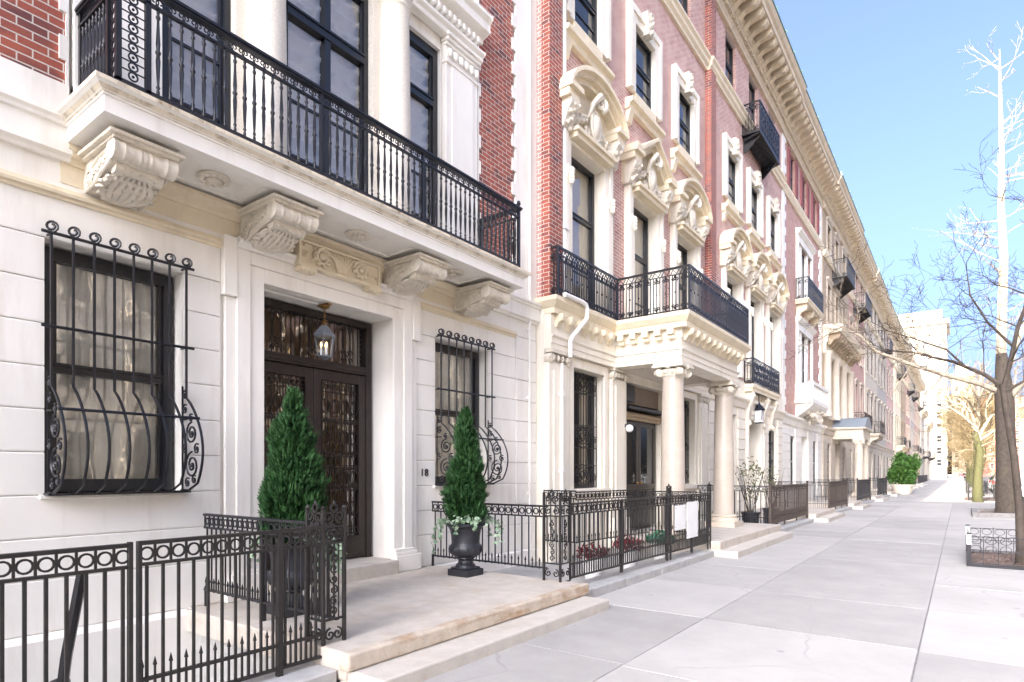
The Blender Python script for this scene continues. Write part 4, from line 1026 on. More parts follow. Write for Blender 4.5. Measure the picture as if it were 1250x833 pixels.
def ornate(o, Y0, Y1, X, cen, peds, ground, ops_g, blind, fl2=True, bal=True):
    e = .004
    m = MB(); facade(m, X, Y0+e, Y1-e, -.75, 4.73, ops_g, rec=.25); m.build('ground_storey_wall', ground, o)
    ops = []
    for c in cen: ops += [(c-.70,c+.70,4.76,7.9),(c-.57,c+.57,10.22,11.85),(c-.55,c+.55,14.0,15.62,.22)]
    m = MB(); facade(m, X, Y0+e, Y1-e, 4.731, 17.0, ops, rec=.28); m.build('brick_wall', BRICKP, o)
    m = MB(); m.box(-11, -.95, Y0+e, Y1-e, -.75, 17.0); m.build('house_body', BRICKP, o)
    for i, c in enumerate(cen):
        surround(o, X, c-.70, c+.70, 4.76, 7.86, .26, .10)
        for s in (-1, 1):
            m = MB(); a = c+s*.70; m.box(X+.0, X+.15, a+s*.03, a+s*.23, 4.76, 7.3)
            m.prism([(X,7.3),(X+.2,7.3),(X+.2,7.22),(X+.14,7.0),(X,6.95)], 'y', a+s*.02, a+s*.24)
            for k in range(4): m.blob((X+.2, a+s*.13, 7.24-.07*k), (.05,.06,.05), 6, 5, .2)
            m.build('window_pilaster', WARMW, o)
        pediment(o, X, c, peds[i])
        window(o, c-.69, c+.69, 4.78, 7.88, X-.15, rail=6.72, curtain=('flat', BLIND) if blind else None, pane=GLASS if blind else PANE, fr=.10, bars=(5.62,), mullions=() )
        surround(o, X, c-.57, c+.57, 10.22, 11.83, .30, .10, True, 9.72, .06)
        window(o, c-.56, c+.56, 10.24, 11.83, X-.015, rail=11.05, pane=PANE, curtain=None, fr=.075, bars=(10.65,))
        window(o, c-.54, c+.54, 14.02, 15.6, X-.09, rail=14.8, pane=PANE, fr=.07)
    m = MB()
    m.prism([(X-.02,13.36),(X+.07,13.36),(X+.08,13.44),(X+.14,13.5),(X+.14,13.60),(X+.2,13.66),(X+.2,13.72),(X-.02,13.78)], 'y', Y0+e, Y1-e); m.build('band_course', CREAM, o)
    for a, b in ((Y0-.012, Y0+.42),):
        m = MB(); m.box(X-.05, X+.13, a, b, 4.73, 13.36); m.box(X-.05, X+.13, a, b, 13.79, 15.7); m.build('brick_pier', BRICKR, o)
    big_cornice(o, X, Y0+e, Y1-e, 15.7)

B = thing('brick_townhouse', 'rose brick townhouse with columned porch and black balcony, next to the white house', 'townhouse', (0, 13.4, 0))
BX = .18
bc = (10.62, 13.35, 16.0)
ornate(B, 9.15, 17.72, BX, bc, ('arc','tri','arc'), WARMW, [(10.1,11.36,1.28,3.62),(12.48,14.72,.1,3.64,.32),(15.62,16.75,1.28,3.62)], True)
for a, b in ((9.16,9.86),(11.62,12.3),(14.9,15.45),(16.95,17.65)):
    m = MB(); m.box(BX-.02, BX+.10, a, b, -.3, 3.60); m.box(BX-.02, BX+.16, a-.03, b+.03, -.3, .62); m.box(BX+.09, BX+.125, a+.13, b-.13, .8, 3.45)
    pl = m.build('pilaster', WARMW, B, bevel=.006); m = MB(); pilaster_cap(m, BX+.02, a, b, 3.58); m.build('capital', CARVE, pl, smooth=45)
for a, b in ((10.1,11.36),(15.62,16.75)):
    m = MB(); m.box(BX-.02, BX+.06, a-.16, a, 1.2, 3.8); m.box(BX-.02, BX+.06, b, b+.16, 1.2, 3.8); m.box(BX-.02, BX+.057, a, b, 3.62, 3.8); m.box(BX-.2, BX+.09, a-.2, b+.2, 1.16, 1.275)
    m.build('window_surround', WARMW, B, bevel=.006)
# entablature and balcony slab with its porch
def ent(mb, X, y0, y1, xw, z=3.82):
    around(mb, [(-.2,z),(.0,z),(0,z+.10),(.02,z+.105),(.02,z+.20),(.05,z+.215),(.06,z+.25),(.0,z+.26),(0,z+.44),(.03,z+.46),(.03,z+.63),(-.2,z+.63)], X, y0, y1, xw)
m = MB()
m.box(-.1, BX+.13, 9.17, 17.70, 3.83, 4.45)
m.prism([(BX,3.82),(BX+.14,3.82),(BX+.14,3.92),(BX+.16,3.925),(BX+.16,4.02),(BX+.2,4.05),(BX+.2,4.075),(BX+.14,4.08),(BX+.14,4.44),(BX,4.44)], 'y', 9.16, 17.71)
px1, py0, py1 = 1.76, 11.66, 15.45
around(m, [(-.42,3.82),(0,3.82),(0,3.92),(.02,3.925),(.02,4.02),(.055,4.04),(.06,4.075),(0,4.085),(0,4.26),(.03,4.28),(.03,4.45),(-.42,4.45)], px1, py0, py1, BX+.1)
ENT = m.build('entablature', WARMW, B, smooth=25)
m = MB(); m.box(BX, px1-.3, py0+.3, py1-.3, 4.18, 4.3); m.build('porch_ceiling', GREY, ENT)
sl = [(-.3,4.45),(.0,4.45),(.0,4.55),(.02,4.56),(.05,4.60),(.09,4.66),(.09,4.735),(-.3,4.74)]
m = MB(); around(m, sl, .40, 9.155, 17.70, -.05); m.box(-.05, .36, 9.2, 17.66, 4.47, 4.725)
around(m, sl, 1.93, 11.50, 15.62, .30); m.box(.3, 1.9, 11.55, 15.58, 4.47, 4.728)
SLB = m.build('balcony_slab', CREAM, B, smooth=25)
def mods(parent, X, y0, y1, n, z0, z1, proj):
    for i in range(n):
        m = MB(); modillion(m, X, X+proj, y0+(i+.5)*(y1-y0)/n, .13, z0, z1); m.build('modillion', CREAM, parent)
mods(ENT, px1+.02, py0, py1, 11, 4.24, 4.449, .2); mods(ENT, BX+.14, 9.2, 11.45, 7, 4.22, 4.449, .17); mods(ENT, BX+.14, 15.7, 17.6, 5, 4.22, 4.449, .17)
for s, yy in ((-1, py0-.0), (1, py1)):
    for i in range(5):
        x = .52+.27*i; m = MB(); a, b = (yy-.18, yy+.0) if s < 0 else (yy, yy+.18); m.box(x-.065, x+.065, a, b, 4.33, 4.449); m.box(x-.065, x+.065, a if s > 0 else a+.06, b if s < 0 else b-.06, 4.25, 4.33); m.build('modillion', CREAM, ENT)
rail_run(SLB, [(.18+.03, 9.19), (.44, 9.19), (.44, 11.54), (1.97, 11.54), (1.97, 15.60), (.44, 15.60), (.44, 17.66)], 4.74, 5.62, .066)
for yy in (11.90, 15.2): ionic(B, 1.50, yy, .28, 3.82, .245, GRANITE)
# windows with grilles, door
for a, b in ((10.1,11.36),(15.62,16.75)):
    w = window(B, a+.01, b-.01, 1.29, 3.61, BX-.2, rail=2.5, pane=GLASS, curtain=('flat', BLIND), fr=.07, mullions=((a+b)/2,))
    g = MB(); y0, y1, x = a+.04, b-.04, BX-.12; n = 11
    for i in range(n+1): g.bar((x, y0+(y1-y0)*i/n, 1.3), (x, y0+(y1-y0)*i/n, 3.6), .0095)
    for z in (1.32, 1.75, 2.1, 2.55, 3.2, 3.58): g.bar((x,y0,z), (x,y1,z), .011)
    for zc in (1.55, 2.32, 3.38):
        for r_ in (.1, .2, .28): g.ring((x+.008,(a+b)/2,zc), r_, .011, n=16, Rw=r_*.75)
        for i in range(8): g.spiral((x+.01, y0+.07+i*(y1-y0-.14)/7, zc+.05*(-1)**i), .075, .010, turns=1.4, a0=i, k=4, taper=False)
    g.build('window_grille', IRON, B, smooth=50)
m = MB(); xd = BX-.24; a, b = 12.48, 14.72
m.box(xd-.06, xd, a+.1, 13.595, .3, 2.82); m.box(xd-.06, xd, 13.605, b-.1, .3, 2.82)
for y0, y1 in ((a+.1,13.595),(13.605,b-.1)):
    for p, q in ((y0,y0+.13),(y1-.13,y1)): m.box(xd-.01, xd+.03, p, q, .3, 2.82)
    for z, h in ((.3,.35),(1.2,.12),(2.7,.12)): m.box(xd-.01, xd+.028, y0+.13, y1-.13, z, z+h)
BD = m.build('door', DOORW, B, bevel=.006)
m = MB(); [m.blob((xd+.05, yy, 1.35), (.04,.035,.035), 8, 6) for yy in (13.5,13.7)]; m.build('handle', BRASS, BD, smooth=60)
m = MB(); [m.quad((xd+.004,y0,1.32),(xd+.004,y1,1.32),(xd+.004,y1,2.7),(xd+.004,y0,2.7)) for y0, y1 in ((a+.23,13.465),(13.735,b-.23))]; m.build('pane', PANE, BD)
m = MB(); m.box(xd-.06, xd+.06, a+.003, b-.003, 3.2, 3.63); m.build('transom_panel', surf('brown_panel', (.23,.175,.13), .6, .12, 5, .1, 40), B)
m = MB(); m.prism([(xd,3.2),(xd+.3,3.10),(xd+.3,3.05),(xd,3.03)], 'y', a+.05, b-.05); m.build('door_canopy', IRON, B)
m = MB(); m.lathe([(0,0),(.06,0),(.06,b-a-.12),(0,b-a-.12)], (xd+.1,a+.06,2.95), 10, 'y'); m.lathe([(0,0),(.045,0),(.045,b-a-.12),(0,b-a-.12)], (xd+.1,a+.06,2.86), 10, 'y'); m.build('rolled_shutter', TAN, B, smooth=50)
m = MB(); m.box(xd+.065, xd+.2, a+.01, a+.55, 3.22, 3.6); m.build('dark_lamp_box', IRON, B)
m = MB(); m.lathe([(0,0),(.05,0),(.03,.05),(.02,.12),(0,.12)], (BX+.11,12.2,2.62), 10, 'x'); WL = m.build('wall_lamp', IRON, B); m = MB(); m.blob((BX+.22,12.2,2.56), (.085,.085,.085), 16, 10); m.build('globe', GLOBE, WL, smooth=80)
m = MB(); m.tube([(.52,9.3,4.78),(.54,9.9,4.77),(.54,10.03,4.75),(.54,10.08,4.68),(.53,10.08,4.5),(.50,10.02,4.42),(.44,9.72,4.12),(.42,9.66,4.02),(.42,9.66,3.72)], .043, 10)
m.tube([(.34,9.50,3.6),(.34,9.50,.2)], .035, 8); m.box(.28,.39,9.45,9.55,3.0,3.06); m.box(.28,.39,9.45,9.55,1.6,1.66)
m.tube([(BX+.1,9.66,4.8),(BX+.1,9.66,15.6)], .05, 8); [m.box(BX,BX+.17,9.59,9.73,z,z+.06) for z in (6.1,8.0,10.4,12.7)]
m.build('downpipe', PIPE, B, smooth=40)
BS = thing('entrance_steps', 'pale stone landing and step under the columned porch of the brick house', 'steps', (1.6, 14, 0))
m = MB(); m.box(BX, 2.53, 11.66, 16.55, -.5, .28); m.build('landing', LAND, BS, bevel=.015, seg=2)
m = MB(); m.box(2.2, 2.87, 11.62, 16.3, -.05, .125); m.build('step', STEP, BS, bevel=.014, seg=2)

C_ = thing('brick_townhouse', 'rose brick townhouse with lacy black balcony and lantern, beyond the columned porch', 'townhouse', (0, 22.3, 0))
CX = .24; cc = (20.0, 22.65, 25.3)
gw = [(19.3,20.6,.95,3.5),(21.8,23.5,.1,3.55,.9),(24.75,26.05,.95,3.5)]
ornate(C_, 17.72, 26.95, CX, cc, ('arc','arc','arc'), WARMW, gw, False)
m = MB()
z = .3
while z < 3.5:
    for a, b in ((17.76,19.2),(20.7,21.55),(23.75,24.65),(26.15,26.9)): m.box(CX-.01, CX+.05, a, b, z+.01, z+.33)
    z += .345
m.prism([(CX,3.75),(CX+.08,3.78),(CX+.12,3.95),(CX+.22,4.02),(CX+.22,4.1),(CX+.05,4.14),(CX+.05,4.66),(CX,4.68)], 'y', 17.76, 26.9)
m.build('stone_courses', WARMW, C_, bevel=.006)
surround(C_, CX, 21.8, 23.5, .3, 3.5, .24, .09)
for y0, y1, z0, z1 in ((19.3,20.6,.95,3.5),(24.75,26.05,.95,3.5)):
    w = window(C_, y0+.01, y1-.01, z0+.01, z1-.01, CX-.2, rail=2.3); g = MB()
    for i in range(10): g.bar((CX-.1,y0+.05+i*.135,z0),(CX-.1,y0+.05+i*.135,z1), .012)
    for zz in (1.2,1.9,2.6,3.3):
        g.bar((CX-.1,y0,zz),(CX-.1,y1,zz), .012); [g.spiral((CX-.09,y0+.15+i*.25,zz+.15), .1, .013, turns=1.4, a0=i, k=4, taper=False) for i in range(5)]
    g.build('window_grille', IRON, C_)
m = MB(); m.box(CX-.95, CX-.88, 21.8, 23.5, .3, 3.55); CD = m.build('door', DOORW, C_); m = MB(); m.quad((CX-.876,22.0,1.3),(CX-.876,23.3,1.3),(CX-.876,23.3,3.3),(CX-.876,22.0,3.3)); m.build('pane', PANE, CD)
m = MB(); m.box(CX, .55, 21.45, 25.1, 4.36, 4.5); around(m, [(-.1,4.36),(0,4.36),(.03,4.46),(.07,4.5),(.07,4.6),(-.1,4.61)], .52, 21.4, 25.15, CX); CB = m.build('balcony', CREAM, C_)
for yc in (21.65, 23.65, 24.9):
    m = MB(); m.prism([(CX,4.36),(CX+.30,4.36),(CX+.32,4.15),(CX+.2,3.85),(CX+.12,3.3),(CX,3.2)], 'y', yc-.13, yc+.13); m.spiral((CX+.26,yc-.14,4.2), .1, .03, u=(1,0,0), turns=1.4, k=5); m.blob((CX+.14,yc,3.3), (.07,.13,.12), 8, 5); m.build('bracket', CARVE, CB, smooth=45)
rail_run(CB, [(CX+.03,21.45),(.56,21.45),(.56,25.1),(CX+.03,25.1)], 4.62, 5.48, .11)
def lacework(parent, x, y0, y1, z0, z1, n, r=.017):
    g = MB(); w = (y1-y0)/n; h = z1-z0
    for i in range(n):
        yc = y0+(i+.5)*w
        for q in range(3): g.spiral((x, yc+(.1*w if q % 2 else -.1*w), z0+h*(.2+.3*q)), w*.42, r, u=(0,1 if (i+q) % 2 else -1,0), turns=1.7, a0=q+i, k=4, taper=False)
    g.build('scrollwork', IRON, parent)
lacework(CB, .57, 21.45, 25.1, 4.64, 5.4, 13)
# iron balcony of its top storey
m = MB(); m.box(CX, .84, 21.2, 24.0, 12.98, 13.04); m.prism([(CX,12.5),(CX+.1,12.5),(.8,12.98),(CX,12.98)], 'y', 21.4, 21.46); m.prism([(CX,12.5),(CX+.1,12.5),(.8,12.98),(CX,12.98)], 'y', 23.7, 23.76)
[m.bar((CX+.05,21.25+.1*k,12.85),(.8,21.25+.1*k,12.96), .02) for k in range(28)]; [m.spiral((.5,21.5+.4*k,12.78), .16, .02, u=(1,0,0), turns=1.5, k=4) for k in range(6)]
CT = m.build('top_balcony', IRON, C_); rail_run(CT, [(CX+.03,21.25),(.82,21.25),(.82,23.95),(CX+.03,23.95)], 13.05, 14.02, .09); lacework(CT, .83, 21.25, 23.95, 13.1, 13.9, 9)
LC = thing('hanging_lantern', 'square black lantern with frosted panes hanging below the lacy balcony', 'lantern', (.46, 22.55, 4.36)); x, y = .46, 22.55
m = MB(); m.bar((x,y,4.36),(x,y,4.05), .018); m.lathe([(0,.0),(.03,0),(.05,-.06),(.22,-.26),(.22,-.29),(0,-.29)][::-1], (x,y,4.08), 4)
for sx in (-1,1):
    for sy in (-1,1): m.bar((x+sx*.14,y+sy*.14,3.8),(x+sx*.11,y+sy*.11,3.36), .014)
m.box(x-.12,x+.12,y-.12,y+.12,3.34,3.37); m.build('lantern_frame', IRON, LC); m = MB(); m.prism([(x-.125,y-.125),(x+.125,y-.125),(x+.125,y+.125),(x-.125,y+.125)], 'z', 3.375, 3.785); m.build('frosted_panes', surf('frosted_glass', (.75,.76,.75), .3, .05, 6, 0), LC)
# ------------------------------------------------------------------ the rest of the row
SHUT = surf('faded_red_shutter', (.30,.10,.10), .6, .12, 5, .1, 40)
def simple_window(o, yc, w, z0, z1, X, sur=None, rail=True, far=False, pr=.045, rec=.09):
    a, b = yc-w/2, yc+w/2
    if far: pr = .02; rec = .045
    m = MB(); x = X-rec
    m.box(x-.05, x, a, a+.07, z0, z1); m.box(x-.05, x, b-.07, b, z0, z1); m.box(x-.05, x-.002, a+.07, b-.07, z1-.08, z1); m.box(x-.05, x-.002, a+.07, b-.07, z0, z0+.08)
    if rail: m.box(x-.05, x-.004, a+.07, b-.07, (z0+z1)/2-.04, (z0+z1)/2+.04)
    if far:
        m.mi = 1; m.quad((x-.03,a,z0),(x-.03,b,z0),(x-.03,b,z1),(x-.03,a,z1)); m.mi = 0
        wn = m.build('window', [BLACKW, PANE], o)
    else:
        wn = m.build('window', BLACKW, o); p = MB(); p.quad((x-.03,a,z0),(x-.03,b,z0),(x-.03,b,z1),(x-.03,a,z1)); p.build('pane', PANE, wn)
    if sur:
        s = MB(); q = .16
        s.box(X-.02,X+pr,a-q,a,z0,z1+q); s.box(X-.02,X+pr,b,b+q,z0,z1+q); s.box(X-.02,X+pr-.003,a,b,z1,z1+q-.002)
        s.box(X-.05,X+pr+.03,a-q-.05,b+q+.05,z0-.14,z0-.002); s.prism([(X-.02,z1+q),(X+pr+.03,z1+q),(X+pr+.10,z1+q+.1),(X+pr+.10,z1+q+.15),(X-.02,z1+q+.19)], 'y', a-q-.06, b+q+.06)
        s.build('window_surround', sur, o)
def iron_balcony(o, X, y0, y1, z, d=.75, h=.95, step=.11, under=True, slab=None):
    m = MB()
    if slab:
        m.box(X, X+d-.04, y0+.04, y1-.04, z-.18, z-.02); around(m, [(-.1,z-.2),(0,z-.2),(.03,z-.1),(.07,z-.06),(.07,z),(-.1,z)], X+d-.06, y0, y1, X)
        for q in (y0+.3, y1-.3, (y0+y1)/2): modillion(m, X, X+d*.8, q, .22, z-.75, z-.2)
    else:
        m.box(X, X+d, y0, y1, z-.06, z-.01)
        for q in (y0+.15, y1-.15): m.prism([(X,z-.55),(X+.1,z-.5),(X+d*.9,z-.06),(X,z-.06)], 'y', q-.025, q+.025)
        k = int((y1-y0)/.15); [m.bar((X+.03,y0+.1+.15*i,z-.2),(X+d-.03,y0+.1+.15*i,z-.07), .02) for i in range(k)]
    b = m.build('balcony', slab or IRON, o)
    rail_run(b, [(X+.03,y0+.03),(X+d-.03,y0+.03),(X+d-.03,y1-.03),(X+.03,y1-.03)], z, z+h, step)
    return b
def row_house(label, Y0, Y1, X, wall, ground, top, storeys, cen, w=1.15, sur=None, far=False, quoin=False, cornice=True, corn_mat=None, copper=True, shutters=False, step=.6, doors=None, ground_top=4.1, band=True, top_proj=.86, skip=()):
    o = thing('townhouse', label, 'townhouse', (0, (Y0+Y1)/2, 0)); e = .004
    doors = doors or cen[len(cen)//2]
    gops = []
    for c in cen:
        gops.append((c-.75,c+.75,.1,3.3,.7) if c == doors else (c-.55,c+.55,1.0,3.2))
    m = MB(); facade(m, X, Y0+e, Y1-e, -.75, ground_top, gops, rec=.22)
    if not far:
        z = .35
        cuts = sorted([(g[0]-.02, g[1]+.02) for g in gops])
        while z < ground_top-.75:
            a = Y0+.05
            for c, d in cuts+[(Y1-.05, 0)]:
                if c-a > .1: m.box(X-.01, X+.035, a, c, z+.012, z+.34)
                a = d
            z += .36
    m.prism([(X-.01,ground_top-.42),(X+.06,ground_top-.42),(X+.09,ground_top-.2),(X+.2,ground_top-.12),(X+.2,ground_top-.02),(X-.01,ground_top+.03)], 'y', Y0+e, Y1-e)
    m.build('ground_storey_wall', ground, o)
    ops = []
    for fi, (z0, z1) in enumerate(storeys):
        for ci, c in enumerate(cen):
            if (fi, ci) not in skip: ops.append((c-w/2, c+w/2, z0, z1))
    for k in skip:
        if isinstance(k[1], tuple): ops.append((k[1][0], k[1][1], k[1][2], k[1][3]))
    m = MB(); facade(m, X, Y0+e, Y1-e, ground_top, top+.3, ops, rec=.2); m.build('upper_wall', wall, o)
    m = MB(); m.box(-11, -.95, Y0+e, Y1-e, -.75, top); m.build('house_body', wall, o)
    for op in ops:
        if op[1]-op[0] <= w+.01: simple_window(o, (op[0]+op[1])/2, w, op[2], op[3], X, sur, True, far)
    for g in gops:
        if g[2] > .5: simple_window(o, (g[0]+g[1])/2, 1.1, 1.0, 3.2, X, None, True, far)
        else:
            m = MB(); xd = X-.68; m.box(xd-.06, xd, g[0], g[1], .1, 3.3); m.box(xd-.01, xd+.03, g[0], g[1], 2.5, 2.6); m.box(xd-.01,xd+.03,(g[0]+g[1])/2-.05,(g[0]+g[1])/2+.05,.1,2.5); m.build('door', DOORW, o)
    if quoin:
        for side in (0, 1):
            m = MB(); k = 0; z = ground_top+.05
            while z < top-.1:
                q = (.45, .68)[k % 2]; m.box(X-.02, X+.05, *((Y0+e, Y0+q) if side == 0 else (Y1-q, Y1-e)), z, z+.32); z += .325; k += 1
            m.build('quoin_strip', WHITE, o)
    if band:
        m = MB(); zb = storeys[-1][0]-.35; m.prism([(X-.01,zb-.3),(X+.07,zb-.3),(X+.16,zb-.12),(X+.18,zb),(X-.01,zb+.05)], 'y', Y0+e, Y1-e); m.build('band_course', corn_mat or CREAM, o)
    if shutters:
        z0, z1 = storeys[-1]
        for c in cen:
            for s in (-1, 1):
                m = MB(); a = c+s*w/2; m.box(X+.01, X+.06, a, a+s*.42, z0, z1); k = z0+.08
                while k < z1-.08: m.box(X+.055, X+.075, a+s*.05, a+s*.37, k, k+.03); k += .07
                m.build('shutter', SHUT, o)
    if cornice: big_cornice(o, X, Y0+e, Y1-e, top, top_proj, corn_mat, step, copper, fine=not far)
    return o
ST4 = ((4.9,7.9),(9.6,11.9),(14.0,15.6))
# fourth house: pink brick with white quoins, a stone balcony and triple windows
trip = lambda c, z0, z1: (c-1.5, c+1.5, z0, z1)
D = row_house('pink brick townhouse with white quoin strips, red shutters and a bulging stone balcony', 26.95, 35.9, .22, BRICKF, WHITE, 15.7, ST4, (29.0,31.6,34.2), sur=None, quoin=True, shutters=True, w=1.05, skip={(0,0),(0,1),(0,2),(1,0),(1,1),(1,2),(9,trip(31.5,4.95,8.1)),(9,trip(31.5,9.5,12.1))})
def triple(o, yc, z0, z1, X):
    m = MB(); a, b = yc-1.5, yc+1.5
    for p, q in ((a-.25,a),(b,b+.25)): m.box(X-.02, X+.1, p, q, z0, z1+.3)
    m.box(X-.02, X+.098, a, b, z1, z1+.298); m.prism([(X-.02,z1+.3),(X+.12,z1+.3),(X+.25,z1+.45),(X+.25,z1+.5),(X-.02,z1+.56)], 'y', a-.3, b+.3)
    for q in (a+.78, b-.78): m.box(X-.2, X+.03, q-.13, q+.13, z0, z1)
    m.build('window_surround', WHITE, o)
    for c, w in ((a+.32,.62),(yc,1.14),(b-.32,.62)): simple_window(o, c, w, z0, z1, X)
triple(D, 31.5, 4.95, 8.1, .22); triple(D, 31.5, 9.5, 12.1, .22)
iron_balcony(D, .22, 29.7, 33.4, 9.4, .55, .95, .1, slab=CREAM)
m = MB(); X = .22
m.box(X, .96, 29.55, 33.6, 4.72, 4.9); m.box(X, .93, 29.6, 29.72, 4.9, 5.6); m.box(X, .93, 33.43, 33.55, 4.9, 5.6)
for k in range(12): m.lathe([(.05,0),(.07,.05),(.04,.12),(.085,.3),(.05,.5),(.07,.56),(.07,.6)], (.88, 29.9+.33*k, 4.9), 8)
m.box(.76, .98, 29.55, 33.6, 5.52, 5.66); m.box(.78,.97,29.55,29.8,4.9,5.52); m.box(.78,.97,33.35,33.6,4.9,5.52)
m.prism([(X,4.72),(.96,4.72),(.9,4.6),(.6,4.35),(X,4.1)], 'y', 29.7, 33.45)
SB = m.build('stone_balcony', WHITE, D); m = MB()
for k in range(40): m.blob((X+.25+random.uniform(-.1,.35), random.uniform(30.4,32.8), 4.35+random.uniform(-.3,.2)), (.13,.15,.12), 7, 5, .25)
for s in (-1, 1): m.spiral((X+.45, 31.5+s*.8, 4.3), .25, .07, u=(0,s,0), turns=1.5, k=6); m.spiral((X+.35, 31.5+s*.35, 3.95), .2, .06, u=(0,-s,0), turns=1.5, k=6)
m.build('carved_bracket', CARVE, SB, smooth=50)
# fifth: limestone with a heavy bracketed middle cornice and an arched porch
E_ = row_house('pale stone townhouse with bracketed middle cornice and porch under a curved lead roof', 35.9, 45.2, .30, TAN, PALE, 15.7, ((4.7,7.7),(9.9,12.0),(13.8,15.3)), (37.8,40.5,43.2), sur=PALE, w=1.1, doors=40.5)
m = MB(); X = .30
m.prism([(X-.01,8.0),(X+.15,8.0),(X+.15,8.5),(X+.25,8.6),(X+.25,9.0),(X+.85,9.05),(X+.95,9.3),(X+.95,9.42),(X-.01,9.5)], 'y', 36.0, 45.1); EC = m.build('middle_cornice', CREAM, E_)
for i in range(12): m = MB(); modillion(m, X+.2, X+.8, 36.4+.75*i, .26, 8.45, 9.04); m.build('bracket', TAN, EC)
for q in (36.3, 39.1, 41.9, 44.8): m = MB(); m.lathe([(.26,0),(.26,.2),(.22,.25),(.2,3.2),(.26,3.4),(.26,3.5)], (X+.16,q,4.6), 14); m.build('engaged_column', PALE, E_, smooth=40)
m = MB(); m.box(X+.0, 1.85, 38.9, 42.1, 3.5, 4.05); m.prism([(X,4.05),(1.98,4.05),(1.98,4.15),(X,4.17)], 'y', 38.8, 42.2); PO = m.build('porch', PALE, E_)
m = MB(); m.prism([(38.85+ (42.15-38.85)*k/12, 4.17+.62*math.sin(PI*k/12)) for k in range(13)], 'x', X, 1.95); m.build('porch_roof', LEAD, PO, smooth=40)
for q in (39.2, 41.8): ionic(E_, 1.6, q, .28, 3.5, .22, PALE)
iron_balcony(E_, X, 38.9, 42.0, 12.75, .8, 1.0, .12)
F_ = row_house('pink brick townhouse with pale window frames and an iron balcony just below its cornice', 45.2, 54.0, .22, BRICKF, PALE, 15.6, ST4, (47.0,49.6,52.2), sur=PALE, copper=True)
iron_balcony(F_, .22, 48.0, 51.2, 13.0, .8, 1.0, .12); iron_balcony(F_, .22, 47.4, 51.8, 4.75, .8, .95, .13, slab=PALE)
far_specs = [
 ('pale limestone townhouse with a stone balcony over its door, between pink brick neighbours', 54.0, 62.6, .30, PALE, PALE, PALE, 'slab'),
 ('grey stone townhouse midway down the row with a small black top-floor balcony', 62.6, 71.4, .24, GREY, PALE, PALE, 'top'),
 ('deep rose brick townhouse midway down the row, plain stone frames and no balcony', 71.4, 80.2, .20, BRICKP, PALE, PALE, None),
 ('cream stone townhouse farther down the row with black iron balconies', 80.2, 89.0, .28, CREAM, CREAM, CREAM, 'both'),
 ('brownish sandstone townhouse farther down the row beyond the planted tubs', 89.0, 98.0, .22, TAN, TAN, TAN, 'slab'),
 ('faded brick townhouse far down the row whose cornice meets the bright tower', 98.0, 107.0, .24, BRICKF, PALE, CREAM, 'top'),
 ('grey stone house near the far end of the row with dark iron balconies', 107.0, 116.0, .30, GREY, GREY, PALE, 'both'),
 ('second to last tall house of the row, pinkish brick, tiny in the distance', 116.0, 125.0, .22, BRICKF, PALE, PALE, 'slab'),
 ('last tall house of the row, tan stone, under the end of the cornice line', 125.0, 134.0, .28, TAN, TAN, PALE, 'both')]
for lab, a, b, X, wm, gm, sm, bk in far_specs:
    c = (a+b)/2; o = row_house(lab, a, b, X, wm, gm, 15.6+random.uniform(-.2,.25), ST4, (c-2.6,c,c+2.6), sur=sm, far=True, w=1.3, step=.8, doors=c)
    if bk in ('slab','both'): iron_balcony(o, X, c-1.8, c+1.8, 4.75, .8, .95, .2, slab=sm)
    if bk in ('top','both'): iron_balcony(o, X, c-1.4, c+1.4, 13.0, .8, .95, .2)
for lab, a, b, X, wm, h in (('low grey house at the far end of the row, beyond the last tall cornice', 134, 145, .5, GREY, 11.6), ('low pale house at the far end of the pavement with dark balconies', 145, 158, .9, PALE, 10.0), ('last small brick house at the end of the pavement, past the pale one', 158, 170, .6, BRICKP, 11.2)):
    c = (a+b)/2; o = row_house(lab, a, b, X, wm, wm, h, ((4.9,7.0),(8.2,9.7)), (c-3.2,c,c+3.2), sur=PALE, far=True, w=1.2, step=.9, band=False, copper=False, top_proj=.7, doors=c)
    iron_balcony(o, X, c-2.5, c+2.5, 4.6, 1.2, 1.0, .25)

# steps, kerbs and railings along the row
def stoop(label, yc, w, X=.2):
    o = thing('entrance_steps', label, 'steps', (1.4, yc, 0))
    m = MB(); m.box(X, 2.46, yc-w, yc+w, -.3, .26); m.build('landing', LAND, o); m = MB(); m.box(2.2, 2.82, yc-w-.05, yc+w-.1, -.1, .125); m.build('step', STEP, o)
stoop('landing and step under the lacy balcony, between a black and a brown railing', 23.5, 1.85)
stoop('landing and step below the bulging stone balcony', 31.7, 1.5)
stoop('steps of the porch with the curved lead roof', 40.5, 1.7)
stoop('far steps before the planted tubs, beneath an iron balcony', 49.6, 1.5)
def front_rail(label, y0, y1, back0=True, back1=False, mat=None, pick=.13, x=2.22):
    o = thing('iron_fence', label, 'fence', (x, (y0+y1)/2, 0))
    fence(o, (x, y0), (x, y1), 1.24, .42, pick, posts=tuple((y1-y0)*k/3 for k in (1, 2)), mat=mat or IRONW, pr=.014, ring_r=.04)
    if back0: fence(o, (.3, y0), (x-.03, y0), 1.24, .42, pick, low=True, mat=IRON, pr=.014, ring_r=.04)
    if back1: fence(o, (.3, y1), (x-.03, y1), 1.24, .42, pick, low=True, mat=IRON, pr=.014, ring_r=.04)
    for yy in (y0, y1): m = MB(); m.box(x-.03,x+.03,yy-.03,yy+.03,.08,1.34); m.build('post', mat or IRON, o)
RUSTI = surf('rusty_brown_iron', (.055,.038,.028), .6, .3, 10, .2, 60)
front_rail('brown-worn railing just beyond the columned porch, before the lacy balcony', 16.75, 21.5, mat=RUSTI)
